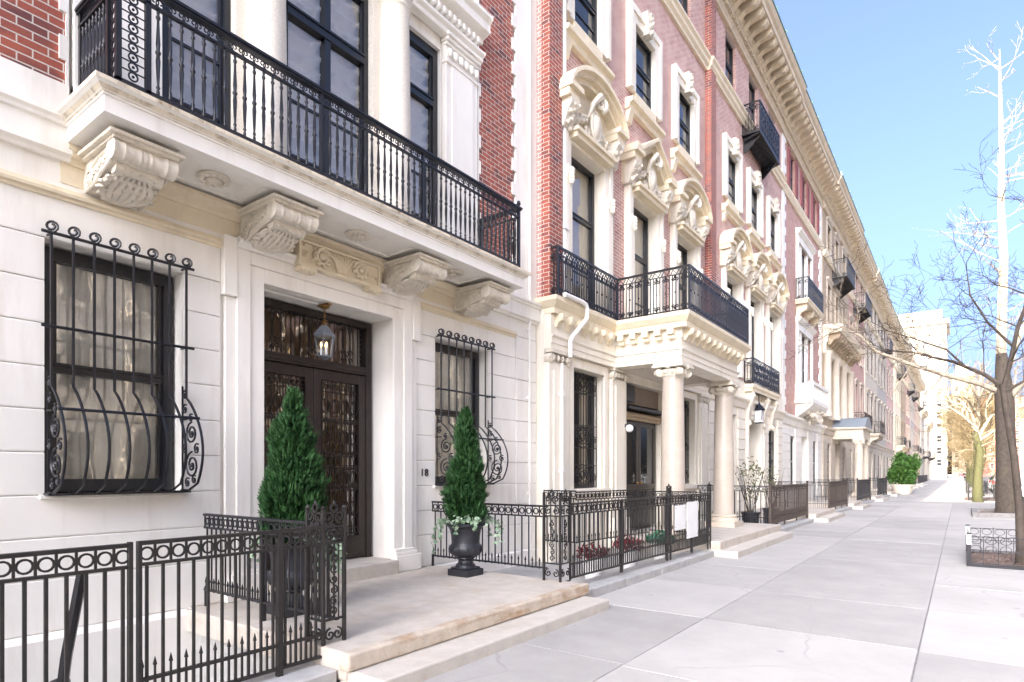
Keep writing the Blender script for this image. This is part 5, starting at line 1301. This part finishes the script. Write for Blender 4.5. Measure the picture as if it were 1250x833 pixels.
front_rail('brown railing in front of the pink house with the stone balcony, nearer part', 25.5, 30.1, mat=RUSTI)
front_rail('black railing beyond the bulging stone balcony, before the curved porch', 33.4, 38.6, mat=IRON)
front_rail('black railing with a tall gate between the curved porch and the planted tubs', 42.4, 47.8, mat=IRON)
for k, (a, b) in enumerate(((16.6,21.5),(25.4,30.1),(33.3,38.7),(42.3,48.0))):
    kerbstone('stone_kerb', ('stone kerb under the brown-worn railing beyond the porch','stone kerb under the brown railing of the pink house','stone kerb under the black railing before the curved porch','stone kerb under the far gated railing')[k], 2.04, 2.42, a, b, -.3, .12, 4)
for lab, y0, y1 in (('distant black railing just beyond the planted tubs', 57.5, 68.0),('distant black railing halfway down the row, in front of a grey house', 70, 83),('distant black railing near the far end of the row', 86, 112)):
    o = thing('iron_fence', lab, 'fence', (2.2, (y0+y1)/2, 0)); fence(o, (2.2,y0),(2.2,y1), 1.25, .3, .22, rings=False, low=False, spikes=False, mat=IRON, pr=.02)
for k, yc in enumerate((58.3, 67, 75.8, 84.6, 93.5)): stoop(('far stoop just past the planted tubs','second far stoop past the planted tubs','third far stoop past the planted tubs','fourth far stoop past the planted tubs','last visible stoop before the end of the row')[k], yc, 1.3)
# shrubs behind the railings
def leafy(o, c, rx, rz, n, mat, seed, size=.06, name='foliage'):
    rnd = random.Random(seed); m = MB()
    lob = [(rnd.uniform(-.6,.6)*rx, rnd.uniform(-.6,.6)*rx, rnd.uniform(-.55,.75)*rz, rnd.uniform(.35,.6)) for _ in range(9)]
    for i in range(n):
        lx_, ly_, lz_, lr = rnd.choice(lob)
        d = Vector((rnd.gauss(0,1), rnd.gauss(0,1), rnd.gauss(0,1))).normalized()*rnd.random()**.4*lr
        p = Vector((c[0]+lx_+d.x*rx, c[1]+ly_+d.y*rx, c[2]+lz_+d.z*rz)); a = Vector((rnd.gauss(0,1), rnd.gauss(0,1), rnd.gauss(.4,1))).normalized()*size*rnd.uniform(.6,1.3); b = a.cross(Vector((rnd.gauss(0,1),rnd.gauss(0,1),rnd.gauss(0,1)))).normalized()*size*.4
        m.quad(tuple(p-a), tuple(p+b), tuple(p+a), tuple(p-b))
    return m.build(name, mat, o)
for lab, c, rx, rz, mt, n in (('loose shrub with mixed pale leaves behind the brown-worn railing, left one', (1.5,17.6,1.35), .42,.62, DRYL, 260), ('sparse grey-twigged shrub behind the brown-worn railing, right one', (1.5,19.9,1.25), .35,.55, DRYL, 110)):
    o = thing('shrub', lab, 'shrub', (c[0],c[1],0)); rnd = random.Random(int(c[1]*7)); m = MB()
    for k in range(14):
        a = rnd.uniform(0,2*PI); p = Vector((c[0],c[1],.3)); pts = [tuple(p)]
        for q in range(4): p = p+Vector((math.cos(a)*rx*.22+rnd.uniform(-.04,.04), math.sin(a)*rx*.22+rnd.uniform(-.04,.04), (c[2]+rz-.3)/4*rnd.uniform(.7,1))); pts.append(tuple(p))
        m.tube(pts, [.012,.01,.008,.006,.003], 4)
    m.build('stems', BARKD, o); leafy(o, c, rx, rz, n, mt, int(c[1]), .05)
    m = MB(); m.lathe([(0,0),(.2,0),(.24,.45),(.26,.45),(.26,.5),(.22,.5),(0,.46)], (c[0],c[1],0), 14); m.build('tub', POT, o, smooth=40)
for lab, c, s in (('green bush in a pale stone tub at the edge of the pavement, nearest of three', (2.75,53.2,1.55), 1.0), ('middle of three green bushes in pale tubs along the pavement', (2.7,56.0,1.6), 1.0), ('farthest and tallest of three green bushes in pale tubs', (2.5,58.8,1.9), 1.15)):
    o = thing('planted_tub', lab, 'tub plant', (c[0],c[1],0)); m = MB(); m.lathe([(0,0),(.5,0),(.68,.6),(.74,.62),(.74,.72),(.62,.72),(0,.66)], (c[0],c[1],0), 18); m.build('tub', CARVE, o, smooth=40)
    leafy(o, c, 1.05*s, 1.15*s, 2200, BUSHM, int(c[1]*3), .13)
# ------------------------------------------------------------------ bare street trees
RMIN = .003
def grow(mb, p, d, ln, r, lev, rnd, maxlev, n, spread=.6, upb=.15, kids=(2,4), curve=.18):
    p = Vector(p); d = Vector(d).normalized(); k = 5 if lev < 2 else 4; pts = [tuple(p)]; rr = [r]; ends = []
    for i in range(k):
        d = (d+Vector((rnd.gauss(0,curve), rnd.gauss(0,curve), rnd.gauss(upb*.5,curve)))).normalized(); p = p+d*ln/k; pts.append(tuple(p)); rr.append(max(RMIN, r*(1-.62*(i+1)/k))); ends.append((p.copy(), d.copy(), rr[-1]))
    mb.tube(pts, rr, n if lev < 2 else 3, cap=False)
    if lev >= maxlev: return
    for i in range(rnd.randint(*kids)+1):
        q, e, er = ends[rnd.randint(1, k-1)]
        s = Vector((rnd.gauss(0,1), rnd.gauss(0,1), rnd.gauss(.1,.7))); s = (s-e*s.dot(e)).normalized()
        grow(mb, q, e*(1-spread*.5)+s*spread*rnd.uniform(.8,1.5), ln*rnd.uniform(.42,.68), max(RMIN, er*rnd.uniform(.5,.75)), lev+1, rnd, maxlev, n, spread, upb, kids, curve)
def pit(o, x0, x1, y0, y1): pass

# near slim tree leaning at the right edge, inside the black pit guard
T1 = thing('street_tree', 'slim dark bare tree leaning inside the black iron pit guard at the right edge', 'tree', (7.05, 13.5, 0))
rnd = random.Random(11); m = MB()
trk = [(7.05,13.5,-.05),(7.04,13.5,.25),(7.02,13.52,1.0),(6.95,13.56,1.9),(6.84,13.62,2.75),(6.80,13.65,3.15)]
m.tube(trk, [.10,.075,.062,.055,.052,.05], 9); T1t = m.build('trunk', BARKD, T1, smooth=60)
m = MB()
limbs = [([(6.80,13.65,3.1),(6.55,13.75,3.35),(6.1,13.9,3.65),(5.75,14.05,3.8),(5.45,14.2,3.95)], .042),([(6.3,13.83,3.5),(6.0,13.7,3.85),(5.5,13.6,4.1),(5.1,13.6,4.3)], .022),
 ([(6.81,13.65,3.05),(6.90,13.6,3.5),(7.0,13.55,4.1),(7.15,13.5,4.6),(7.35,13.5,5.3),(7.4,13.6,6.0)], .045),([(6.82,13.65,3.0),(7.1,13.9,3.2),(7.5,14.1,3.45)], .03),([(6.95,13.57,3.75),(6.6,13.9,4.3),(6.35,14.2,4.9),(6.3,14.3,5.4)], .026)]
for pts, r in limbs:
    k = len(pts); m.tube(pts, [r*(1-.7*i/(k-1)) for i in range(k)], 7)
    for i in range(1, k):
        for q in range(2):
            d = Vector(pts[i])-Vector(pts[i-1]); s = Vector((rnd.gauss(-.25,.8), rnd.gauss(0,.8), rnd.gauss(.3,.6))); grow(m, pts[i], d.normalized()*.6+s, rnd.uniform(.6,1.25), r*.33, 1, rnd, 4, 4, .65, .1, (2,3))
m.build('branches', BARKD, T1)

# big pale tree, sunlit above
T2 = thing('street_tree', 'tallest bare tree with thick dark trunk and pale sunlit leader reaching the sky', 'tree', (7.6, 28.9, 0))
rnd = random.Random(21); m = MB()
m.tube([(7.6,28.9,-.05),(7.6,28.9,.3),(7.57,28.9,1.5),(7.55,28.9,3.0),(7.52,28.9,4.4),(7.47,28.9,5.2),(7.43,28.9,6.0)], [.42,.36,.32,.30,.30,.24,.172], 12); m.build('trunk', BARKD, T2, smooth=60)
m = MB(); ld = [(7.46,28.9,4.3),(7.42,28.9,5.6),(7.45,28.9,7.5),(7.5,28.9,9.5),(7.42,28.9,11.5),(7.44,28.9,13.5),(7.4,28.9,15.6),(7.38,28.9,17.3)]
m.tube(ld, [.2,.17,.155,.135,.11,.085,.055,.012], 8)
for i in range(1, 7):
    for q in range(7):
        t = rnd.random(); p = Vector(ld[i]).lerp(Vector(ld[i+1]), t); a = rnd.uniform(0, 2*PI)
        grow(m, p, (math.cos(a), math.sin(a), rnd.uniform(-.1,.5)), rnd.uniform(.8,1.9)*(1.25-.09*i), .024, 2, rnd, 4, 4, .5, .12, (1,2), .09)
lims = [([(7.5,28.9,4.5),(6.8,28.6,4.9),(5.7,28.2,5.3),(4.7,28.0,5.75),(3.6,27.6,6.3),(3.0,27.4,7.0),(2.4,27.3,7.4)], .11),([(7.55,28.9,4.2),(8.1,28.7,4.9),(8.7,28.6,5.4),(9.6,28.5,6.2)], .12),([(7.52,28.9,5.0),(7.9,29.2,6.4),(8.4,29.4,8.0),(8.6,29.6,9.6)], .10)]
for pts, r in lims:
    k = len(pts); m.tube(pts, [r*(1-.68*i/(k-1)) for i in range(k)], 7)
    for i in range(2, k):
        for q in range(3):
            d = Vector(pts[i])-Vector(pts[i-1]); s = Vector((rnd.gauss(0,.7), rnd.gauss(0,.7), rnd.gauss(.1,.7))); grow(m, pts[i], d.normalized()*.7+s, rnd.uniform(1.0,1.9), r*.30, 2, rnd, 4, 4, .65, .1, (2,3), .16)
m.build('branches', BARKP, T2)
# mossy tree behind
def street_tree(name_label, x, y, h, r, bark, twig, seed, n0=9, maxlev=4, group=None):
    o = thing('street_tree', name_label, 'tree', (x, y, 0), group); rnd = random.Random(seed); m = MB()
    z = [0, .3, h*.15, h*.3, h*.42]; m.tube([(x+rnd.uniform(-.06,.06)*k, y, (-.05 if k == 0 else z[k])) for k in range(5)], [r*1.35, r*1.1, r, r*.9, r*.75], 9); m.build('trunk', bark, o, smooth=60)
    m = MB(); top = Vector((x, y, h*.40))
    for i in range(n0):
        a = 2*PI*i/n0+rnd.uniform(-.4,.4); grow(m, top+Vector((0,0,h*.13*i/n0-.3)), (math.cos(a)*.8, math.sin(a)*.8, rnd.uniform(.5,1.4)), h*rnd.uniform(.26,.36), r*.42, 0, rnd, maxlev, 5, .62, .12, (2,3))
    for i in range(8):
        a = rnd.uniform(0,2*PI); grow(m, (x,y,h*rnd.uniform(.2,.4)), (math.cos(a),math.sin(a),rnd.uniform(.0,.5)), h*.18, r*.15, 2, rnd, maxlev, 4, .6, .1, (2,3))
    m.build('branches', twig, o); return o
street_tree('mossy green-trunked bare tree behind the thick dark one', 7.0, 41.5, 9.0, .21, BARKG, BARKP, 31, 7, 3)
RMIN = .013
proto = street_tree('first yellow-twigged tree of the sunlit row beyond the mossy one', 7.35, 52, 9.2, .17, BARKG, BARKY, 41, 11, 4, 'yellow-twigged trees down the street')
labs = ['second yellow-twigged tree of the sunlit row along the kerb','third yellow-twigged tree of the sunlit row along the kerb','fourth yellow-twigged tree of the sunlit row along the kerb','fifth yellow-twigged tree of the sunlit row along the kerb','sixth yellow-twigged tree of the sunlit row along the kerb','seventh yellow-twigged tree of the sunlit row along the kerb','eighth yellow-twigged tree of the sunlit row along the kerb','ninth yellow-twigged tree of the sunlit row along the kerb','last yellow-twigged tree of the sunlit row along the kerb']
for i, lb in enumerate(labs):
    c = copy_tree(proto); s = random.uniform(.85,1.12); c.location = (7.35+random.uniform(-.2,.25), 61+i*10.5+random.uniform(-1.5,1.5), 0); c.rotation_euler = (0,0,random.uniform(0,6)); c.scale = (s,s,s*random.uniform(.92,1.1)); c['label'] = lb

# pit guards and edging
def guard(label, x0, x1, y0, y1, h, white=True, step=.21):
    o = thing('tree_guard', label, 'tree guard', ((x0+x1)/2,(y0+y1)/2,0))
    for (a, b) in (((x0,y0),(x1,y0)),((x1,y0),(x1,y1)),((x1,y1),(x0,y1)),((x0,y1),(x0,y0))):
        A_ = Vector((a[0],a[1],0)); d = Vector((b[0],b[1],0))-A_; Ln = d.length; d.normalize(); P = lambda s, z: tuple(A_+d*s+Vector((0,0,z))); m = MB()
        for z in (.06, h*.55, h*.98): m.tube([P(.0,z),P(Ln,z)], .009, 4)
        n = round(Ln/step); q = Ln/n
        for i in range(n+1): m.bar(P(i*q,.02), P(i*q, h*(1.04 if i % 2 == 0 else .98)), .008)
        for i in range(n):
            m.ring(P((i+.5)*q, h*.86), q*.38, .007, u=tuple(d), n=14, Rw=h*.11); m.ring(P((i+.5)*q, h*.58), q*.38, .007, u=tuple(d), n=14, Rw=h*.12)
        m.build('guard_panel', IRON, o, smooth=40)
        m = MB(); m.tube([P(0,.022),P(Ln,.022)], .035, 4); m.build('base_rail', IRON, o)
    for (a, b) in ((x0,y0),(x1,y0),(x1,y1),(x0,y1)):
        m = MB(); m.box(a-.03,a+.03,b-.03,b+.03,0,h*.72); p = m.build('corner_post', IRON, o)
        m = MB(); m.box(a-.031,a+.031,b-.031,b+.031,h*.722,h*1.05); m.build('white_band', WHITEP if white else IRON, p); m = MB(); m.box(a-.033,a+.033,b-.033,b+.033,h*1.052,h*1.10); m.build('cap', IRON, p)
guard('black iron tree guard with rings and a white-banded corner post, nearest the camera', 6.32, 7.9, 13.0, 15.0, .52)
m = MB()
def soilpatch(x0,x1,y0,y1):
    nx, ny = 14, 16; b = len(m.v); vs = [(x0+(x1-x0)*i/nx, y0+(y1-y0)*j/ny, .012+(0 if i in (0,nx) or j in (0,ny) else random.uniform(0,.07))) for j in range(ny+1) for i in range(nx+1)]
    m.add(vs, [(j*(nx+1)+i, j*(nx+1)+i+1, (j+1)*(nx+1)+i+1, (j+1)*(nx+1)+i) for j in range(ny) for i in range(nx)])
soilpatch(6.36,7.86,13.04,14.96); soilpatch(6.75,7.85,27.6,30.4); soilpatch(6.4,7.8,43.6,47.4)
rnd = random.Random(3)
for i in range(500):
    x, y = rnd.choice(((rnd.uniform(6.4,7.8), rnd.uniform(13.1,14.9)), (rnd.uniform(6.8,7.8), rnd.uniform(27.7,30.3)))); s = rnd.uniform(.015,.04); a = rnd.uniform(0,6)
    m.quad((x-s*math.cos(a),y-s*math.sin(a),.07),(x+s*math.sin(a)*.5,y-s*math.cos(a)*.5,.09),(x+s*math.cos(a),y+s*math.sin(a),.075),(x-s*math.sin(a)*.5,y+s*math.cos(a)*.5,.1))
tag(m.build('pit_soil', SOIL), kind='structure')
o = thing('pit_edging', 'low stone edging round the pit of the thick dark tree', 'edging', (7.3,29,0)); m = MB()
for b in ((6.55,6.73,27.3,30.7),(6.74,7.95,27.3,27.48),(6.74,7.95,30.52,30.7)): m.box(*b, -.1, .17)
m.build('edging_stone', surf('edging_granite', (.20,.19,.18), .85, .15, 8, .4, 60), o, bevel=.015)
guard('far black tree guard in the sunlit strip, beside the mossy tree', 6.6, 7.85, 43.5, 47.5, .85, False, .3)
guard('farthest black tree guard down the sunlit pavement', 6.6, 7.85, 58, 64, .85, False, .4)

# ------------------------------------------------------------------ parked cars by the kerb
CARP = {}
def carpaint(n, c):
    m, nt, b = node_mat(n); v = coords(nt); nz = N(nt, 'ShaderNodeTexNoise', Scale=3.0); L(nt, v, nz.inputs['Vector']); r = N(nt, 'ShaderNodeValToRGB'); r.color_ramp.elements[0].color = c4([x*.9 for x in c]); r.color_ramp.elements[1].color = c4(c); L(nt, nz.outputs['Fac'], r.inputs['Fac']); L(nt, r.outputs[0], b.inputs['Base Color'])
    b.inputs['Roughness'].default_value = .25; b.inputs['Coat Weight'].default_value = .6; return m
TYRE = surf('tyre_rubber', (.02,.02,.02), .8, .2, 20, .1, 80); RIM = surf('wheel_rim', (.5,.5,.52), .35, .1, 9, 0, metal=.8)
REDL = emis('tail_lamp_red', (1,.02,.01), .0, (.45,.01,.01))
def car(label, x, y, paint, suv=True):
    o = thing('parked_car', label, 'car', (x, y, -.14), 'cars parked along the kerb'); z0 = -.14; w = .90; Ln = 4.6; h = 1.72 if suv else 1.45
    side = [(-2.3,.35),(-2.32,.75),(-2.2,.98),(-1.15,1.05),(1.9,1.08),(2.22,.95),(2.3,.7),(2.28,.35)]
    m = MB(); secs = []; 
    for s, sc in ((-w,.93),(-w*.97,1),(w*.97,1),(w,.93)): secs.append([(x+s, y+a*(.985 if sc < 1 else 1), z0+.3+(b-.3)*sc if sc < 1 else z0+b) for a, b in side])
    k = len(side); m.add([p for s in secs for p in s], [(i*k+j, i*k+(j+1) % k, (i+1)*k+(j+1) % k, (i+1)*k+j) for i in range(3) for j in range(k)]+[tuple(range(k-1,-1,-1)), tuple(3*k+j for j in range(k))])
    # y+ is away from the camera: tail faces the camera at y-
    cab = [(-2.0 if suv else -1.6,1.04),(-1.85 if suv else -1.05,h-.06),(-1.5 if suv else -.8,h),(.35,h),(.6,h-.05),(1.35,1.06)]
    b_ = m.build('body', paint, o, smooth=35, bevel=.04, seg=2)
    m = MB(); kk = len(cab)
    cs = [[(x+s*(1 if z < 1.2 else .82), y+a, z0+z) for a, z in cab] for s in (-w*.96, w*.96)]
    m.add(cs[0]+cs[1], [tuple(range(kk-1,-1,-1)), tuple(kk+j for j in range(kk))]+[(j,(j+1)%kk,kk+(j+1)%kk,kk+j) for j in range(kk-1)]); m.build('window_band', PANE, o, smooth=30)
    m = MB(); m.prism([(a, z0+zz) for a, zz in ((y+cab[1][0],h-.07),(y+cab[2][0],h+.012),(y+cab[3][0],h+.012),(y+cab[4][0],h-.06))], 'x', x-w*.80, x+w*.80); m.build('roof', paint, o, bevel=.02)
    for s in (-1, 1):
        for yy in (-1.42, 1.42):
            m = MB(); m.lathe([(0,-.1),(.28,-.1),(.33,-.07),(.33,.07),(.28,.1),(0,.1)], (x+s*(w-.1),y+yy,z0+.33), 20, 'x'); wh = m.build('wheel', TYRE, o, smooth=40); m = MB(); m.lathe([(0,.0),(.2,.0),(.2,.015),(0,.03)], (x+s*(w-.1)+s*.1-(.0 if s > 0 else .03),y+yy,z0+.33), 16, 'x'); m.build('rim', RIM, wh)
        m = MB(); m.box(x+s*w*.93-.1, x+s*w*.93+.06 if s < 0 else x+s*w*.93+.04, y-2.335, y-2.2, z0+.78, z0+.98); m.build('tail_lamp', REDL, o, bevel=.02)
    m = MB(); m.box(x-.26, x+.26, y-2.335, y-2.31, z0+.62, z0+.76); m.build('number_plate', WHITEP, o)
for i, (lab, y, c, s) in enumerate((('white van-like car parked at the kerb behind the thick trunk', 47.5, (.75,.78,.82), True), ('blue car parked at the kerb beyond the white one', 54.2, (.05,.10,.30), True), ('dark red car parked farther along the kerb', 61, (.32,.03,.03), False), ('black car parked far down the kerb', 68, (.02,.02,.022), True), ('silver car parked far down the kerb, last in view', 75.5, (.5,.5,.52), False))):
    car(lab, 9.35, y, carpaint('car_paint_%d' % i, c), s)

# ------------------------------------------------------------------ people far down the pavement
def person(label, x, y, top, legs, hair, step=.16, h=1.72, bag=False):
    o = thing('person', label, 'person', (x, y, 0)); s = h/1.72
    J = {'pelvis':(0,0,.93,.155),'waist':(0,0,1.08,.135),'chest':(0,.01,1.30,.165),'neck':(0,.01,1.47,.065),'head0':(0,.0,1.56,.085),'head':(0,-.005,1.65,.09),
         'lhip':(-.09,0,.88,.10),'lknee':(-.10,-step*.3,.50,.068),'lank':(-.10,-step*.9,.09,.045),'ltoe':(-.11,-step*.9+.15,.04,.035),'rhip':(.09,0,.88,.10),'rknee':(.10,step*.7,.50,.068),'rank':(.10,step,.09,.045),'rtoe':(.11,step+.15,.04,.035),
         'lsh':(-.19,.01,1.40,.065),'lel':(-.24,step*.25,1.13,.05),'lwr':(-.23,step*.8,.90,.036),'lhd':(-.225,step*.95,.82,.032),'rsh':(.19,.01,1.40,.065),'rel':(.24,-step*.4,1.13,.05),'rwr':(.24,-step*.2,.88,.036),'rhd':(.235,-step*.1,.80,.032)}
    E = [('pelvis','waist'),('waist','chest'),('chest','neck'),('neck','head0'),('head0','head'),('pelvis','lhip'),('lhip','lknee'),('lknee','lank'),('lank','ltoe'),('pelvis','rhip'),('rhip','rknee'),('rknee','rank'),('rank','rtoe'),('chest','lsh'),('lsh','lel'),('lel','lwr'),('lwr','lhd'),('chest','rsh'),('rsh','rel'),('rel','rwr'),('rwr','rhd')]
    def skin(name, keys, grow_, mat, sub=1):
        ks = [k for k in J if k in keys]; ix = {k:i for i, k in enumerate(ks)}
        me = bpy.data.meshes.new(name); me.from_pydata([tuple(c*s for c in J[k][:3]) for k in ks], [(ix[a],ix[b]) for a, b in E if a in ix and b in ix], []); me.materials.append(mat)
        ob = bpy.data.objects.new(name, me); COL.objects.link(ob); ob.parent = o
        ob.modifiers.new('skin','SKIN'); sv = me.skin_vertices[0].data if me.skin_vertices else None
        if sv is None:
            import bmesh; bm = bmesh.new(); bm.from_mesh(me); bm.verts.layers.skin.verify(); bm.to_mesh(me); bm.free(); sv = me.skin_vertices[0].data
        for k in ks: r = J[k][3]*s+grow_; sv[ix[k]].radius = (r*(1.15 if k in ('chest','pelvis','waist') else 1), r*(.8 if k in ('chest','pelvis','waist') else 1)); sv[ix[k]].use_root = False
        sv[0].use_root = True
        su = ob.modifiers.new('sub','SUBSURF'); su.levels = su.render_levels = sub; ob.modifiers.move(0,0)
        return ob
    SK = surf('skin', (.55,.36,.27), .5, .05, 9, 0)
    skin('body', set(J), 0, SK)
    skin('trousers', {'pelvis','lhip','rhip','lknee','rknee','lank','rank'}, .014, legs)
    skin('jacket', {'pelvis','waist','chest','lsh','rsh','lel','rel','lwr','rwr'}, .020, top)
    m = MB(); m.blob((x, y-.025, 1.69*s), (.095,.10,.095), 12, 8); m.build('hair', hair, o, smooth=60)
    o.rotation_euler = (0,0,0)
    return o
TOPR = surf('pink_red_jacket', (.62,.10,.11), .8, .08, 8, .1, 40); DKC = surf('dark_coat', (.025,.025,.03), .8, .1, 8, .1, 40); JEAN = surf('pale_blue_jeans', (.30,.36,.45), .8, .1, 8, .1, 60); HAIR = surf('dark_hair', (.03,.02,.015), .6, .1, 8, 0)
person('person in a pinkish red jacket and pale trousers walking far down the sunny pavement', 6.3, 122, TOPR, JEAN, HAIR)
person('person in a dark coat walking far down the pavement beside the one in red', 6.85, 127, DKC, DKC, HAIR, .13, 1.8)

# ------------------------------------------------------------------ buildings beyond the end of the row
def block(label, x0, x1, y0, y1, h, mat, name='apartment_tower', win=(3.0,3.2), trim=None, top=None):
    o = thing(name, label, 'building', ((x0+x1)/2,(y0+y1)/2,0)); m = MB(); m.box(x0,x1,y0,y1,-.7,h); m.build('wall', mat, o)
    m = MB(); m.box(x0-.5,x1+.5,y0-.5,y1+.5,h*.30,h*.30+.8); m.build('band_course', trim or mat, o); m = MB(); m.box(x0-.6,x1+.6,y0-.6,y1+.6,h-1.2,h); m.build('cornice', trim or mat, o); m = MB(); m.box(x0+1,x1-1,y0+2,y1-2,h,h+3.2); m.build('penthouse', mat, o)
    nz = int((h-5)/win[1])
    for face in ('y','x'):
        nn = int(((x1-x0) if face == 'y' else (y1-y0))/win[0])
        for j in range(nz):
            for i in range(nn):
                z = 3.5+j*win[1]; m = MB()
                if face == 'y':
                    c = x0+(i+.5)*(x1-x0)/nn; m.mi = 1; m.quad((c-.55,y0-.02,z),(c+.55,y0-.02,z),(c+.55,y0-.02,z+1.7),(c-.55,y0-.02,z+1.7)); m.mi = 0
                    m.box(c-.65,c-.55,y0-.1,y0+.02,z-.1,z+1.8); m.box(c+.55,c+.65,y0-.1,y0+.02,z-.1,z+1.8); m.box(c-.7,c+.7,y0-.14,y0+.02,z-.25,z-.1); m.box(c-.55,c+.55,y0-.08,y0+.02,z+.8,z+.9)
                else:
                    c = y0+(i+.5)*(y1-y0)/nn; m.mi = 1; m.quad((x1+.02,c-.55,z),(x1+.02,c+.55,z),(x1+.02,c+.55,z+1.7),(x1+.02,c-.55,z+1.7)); m.mi = 0
                    m.box(x1-.02,x1+.1,c-.65,c-.55,z-.1,z+1.8); m.box(x1-.02,x1+.1,c+.55,c+.65,z-.1,z+1.8); m.box(x1-.02,x1+.14,c-.7,c+.7,z-.25,z-.1)
                m.build('window', [trim or mat, PANE], o)
    return o
BUFF = surf('buff_brick', (.31,.255,.19), .85, .06, .6, .1, 10)
block('tall pale apartment tower rising sunlit beyond the end of the row', -20, 3.2, 206, 224, 44, BUFF, win=(3.2,3.3), trim=PALE)
block('narrow tan apartment block right of the pale tower, far down the street', 3.9, 9.5, 262, 280, 36, TAN, win=(2.8,3.3), trim=PALE)
REDB = surf('far_red_brick', (.36,.13,.09), .85, .1, .8, .1, 10)
block('distant red brick block closing the street behind the trees', 11, 40, 330, 350, 30, REDB, win=(4,3.5), trim=PALE)

# ------------------------------------------------------------------ street side behind the viewer: opposite terrace, unseen block added to shade the near pavement
OPPW = surf('bright_cream_stone', (.78,.72,.60), .7, .06, 2, .2, 40)
OPP = [('terrace house across the street, cream stone', OPPW), ('terrace house across the street, rose brick', BRICKP), ('terrace house across the street, tan stone', TAN)]
for k in range(9):
    y0 = -22+k*9; lab, mt = OPP[k % 3]; o = thing('terrace_house', lab, 'terrace house', (23, y0+4.5, 0), 'terrace across the street'); h = 15.5+(k*7 % 4)*.6; X = 22.2
    m = MB(); m.box(X+.4, X+11, y0+.01, y0+8.99, -.7, h); m.build('wall', mt, o)
    m = MB(); m.box(X-.4, X+.6, y0+.01, y0+8.99, h-.9, h+.2); m.build('cornice', CREAM, o); m = MB(); m.box(X+.2, X+.5, y0+.01, y0+8.99, 4.0, 4.3); m.build('band_course', CREAM, o)
    for z in (1.2, 5.0, 8.6, 12.0):
        for i in range(3):
            c = y0+1.8+2.7*i; m = MB(); m.mi = 1; m.quad((X+.38,c-.6,z),(X+.38,c+.6,z),(X+.38,c+.6,z+2.2),(X+.38,c-.6,z+2.2)); m.mi = 0
            m.box(X+.25,X+.45,c-.85,c-.6,z-.1,z+2.4); m.box(X+.25,X+.45,c+.6,c+.85,z-.1,z+2.4); m.box(X+.2,X+.45,c-.95,c+.95,z+2.21,z+2.5); m.box(X+.2,X+.45,c-.95,c+.95,z-.3,z-.1); m.build('window', [PALE, PANE], o)
block('unseen tall buff block added behind the viewer to shade the near pavement', -10, 5.6, -62, -46, 43.4, BUFF, 'shade_block', (3.2,3.3), PALE)  # out of view; distance, height and width set by the shadow it throws

# ------------------------------------------------------------------ air, sky, sun, camera
SC.world = bpy.data.worlds.new('World'); W = SC.world; W.use_nodes = True; nt = W.node_tree
bg = nt.nodes['Background']; sk = nt.nodes.new('ShaderNodeTexSky'); sk.sky_type = 'NISHITA'; sk.sun_disc = False
SUND = Vector((-.195, -1.92, 1.0)).normalized()      # direction towards the sun
el = math.asin(SUND.z); az = math.atan2(SUND.x, SUND.y)
sk.sun_elevation = el; sk.sun_rotation = az; sk.air_density = .4; sk.dust_density = 10; sk.ozone_density = 4.0; sk.altitude = 50
nt.links.new(sk.outputs[0], bg.inputs[0]); bg.inputs[1].default_value = .15
sl_ = bpy.data.lights.new('sun', 'SUN'); sl_.energy = 2.5; sl_.angle = math.radians(.53); sl_.color = (1, .87, .68)
so = bpy.data.objects.new('sun', sl_); COL.objects.link(so); so.rotation_euler = SUND.to_track_quat('Z', 'Y').to_euler()
cam = bpy.data.cameras.new('camera'); co = bpy.data.objects.new('camera', cam); COL.objects.link(co); SC.camera = co
co.location = (6.2, 0, 1.6); co.rotation_euler = (PI/2, 0, math.radians(36.36)); cam.sensor_width = 36; cam.lens = 743/1250*36; cam.shift_y = 160.5/1250; cam.clip_end = 2000; cam.clip_start = .05
SC.view_settings.view_transform = 'Standard'; SC.view_settings.look = 'None'; SC.view_settings.exposure = 2.74; SC.view_settings.gamma = 1
SC.cycles.max_bounces = 6; SC.cycles.diffuse_bounces = 4; SC.cycles.glossy_bounces = 3; SC.cycles.transparent_max_bounces = 12
SC.cycles.use_denoising = True; SC.cycles.sample_clamp_indirect = 10
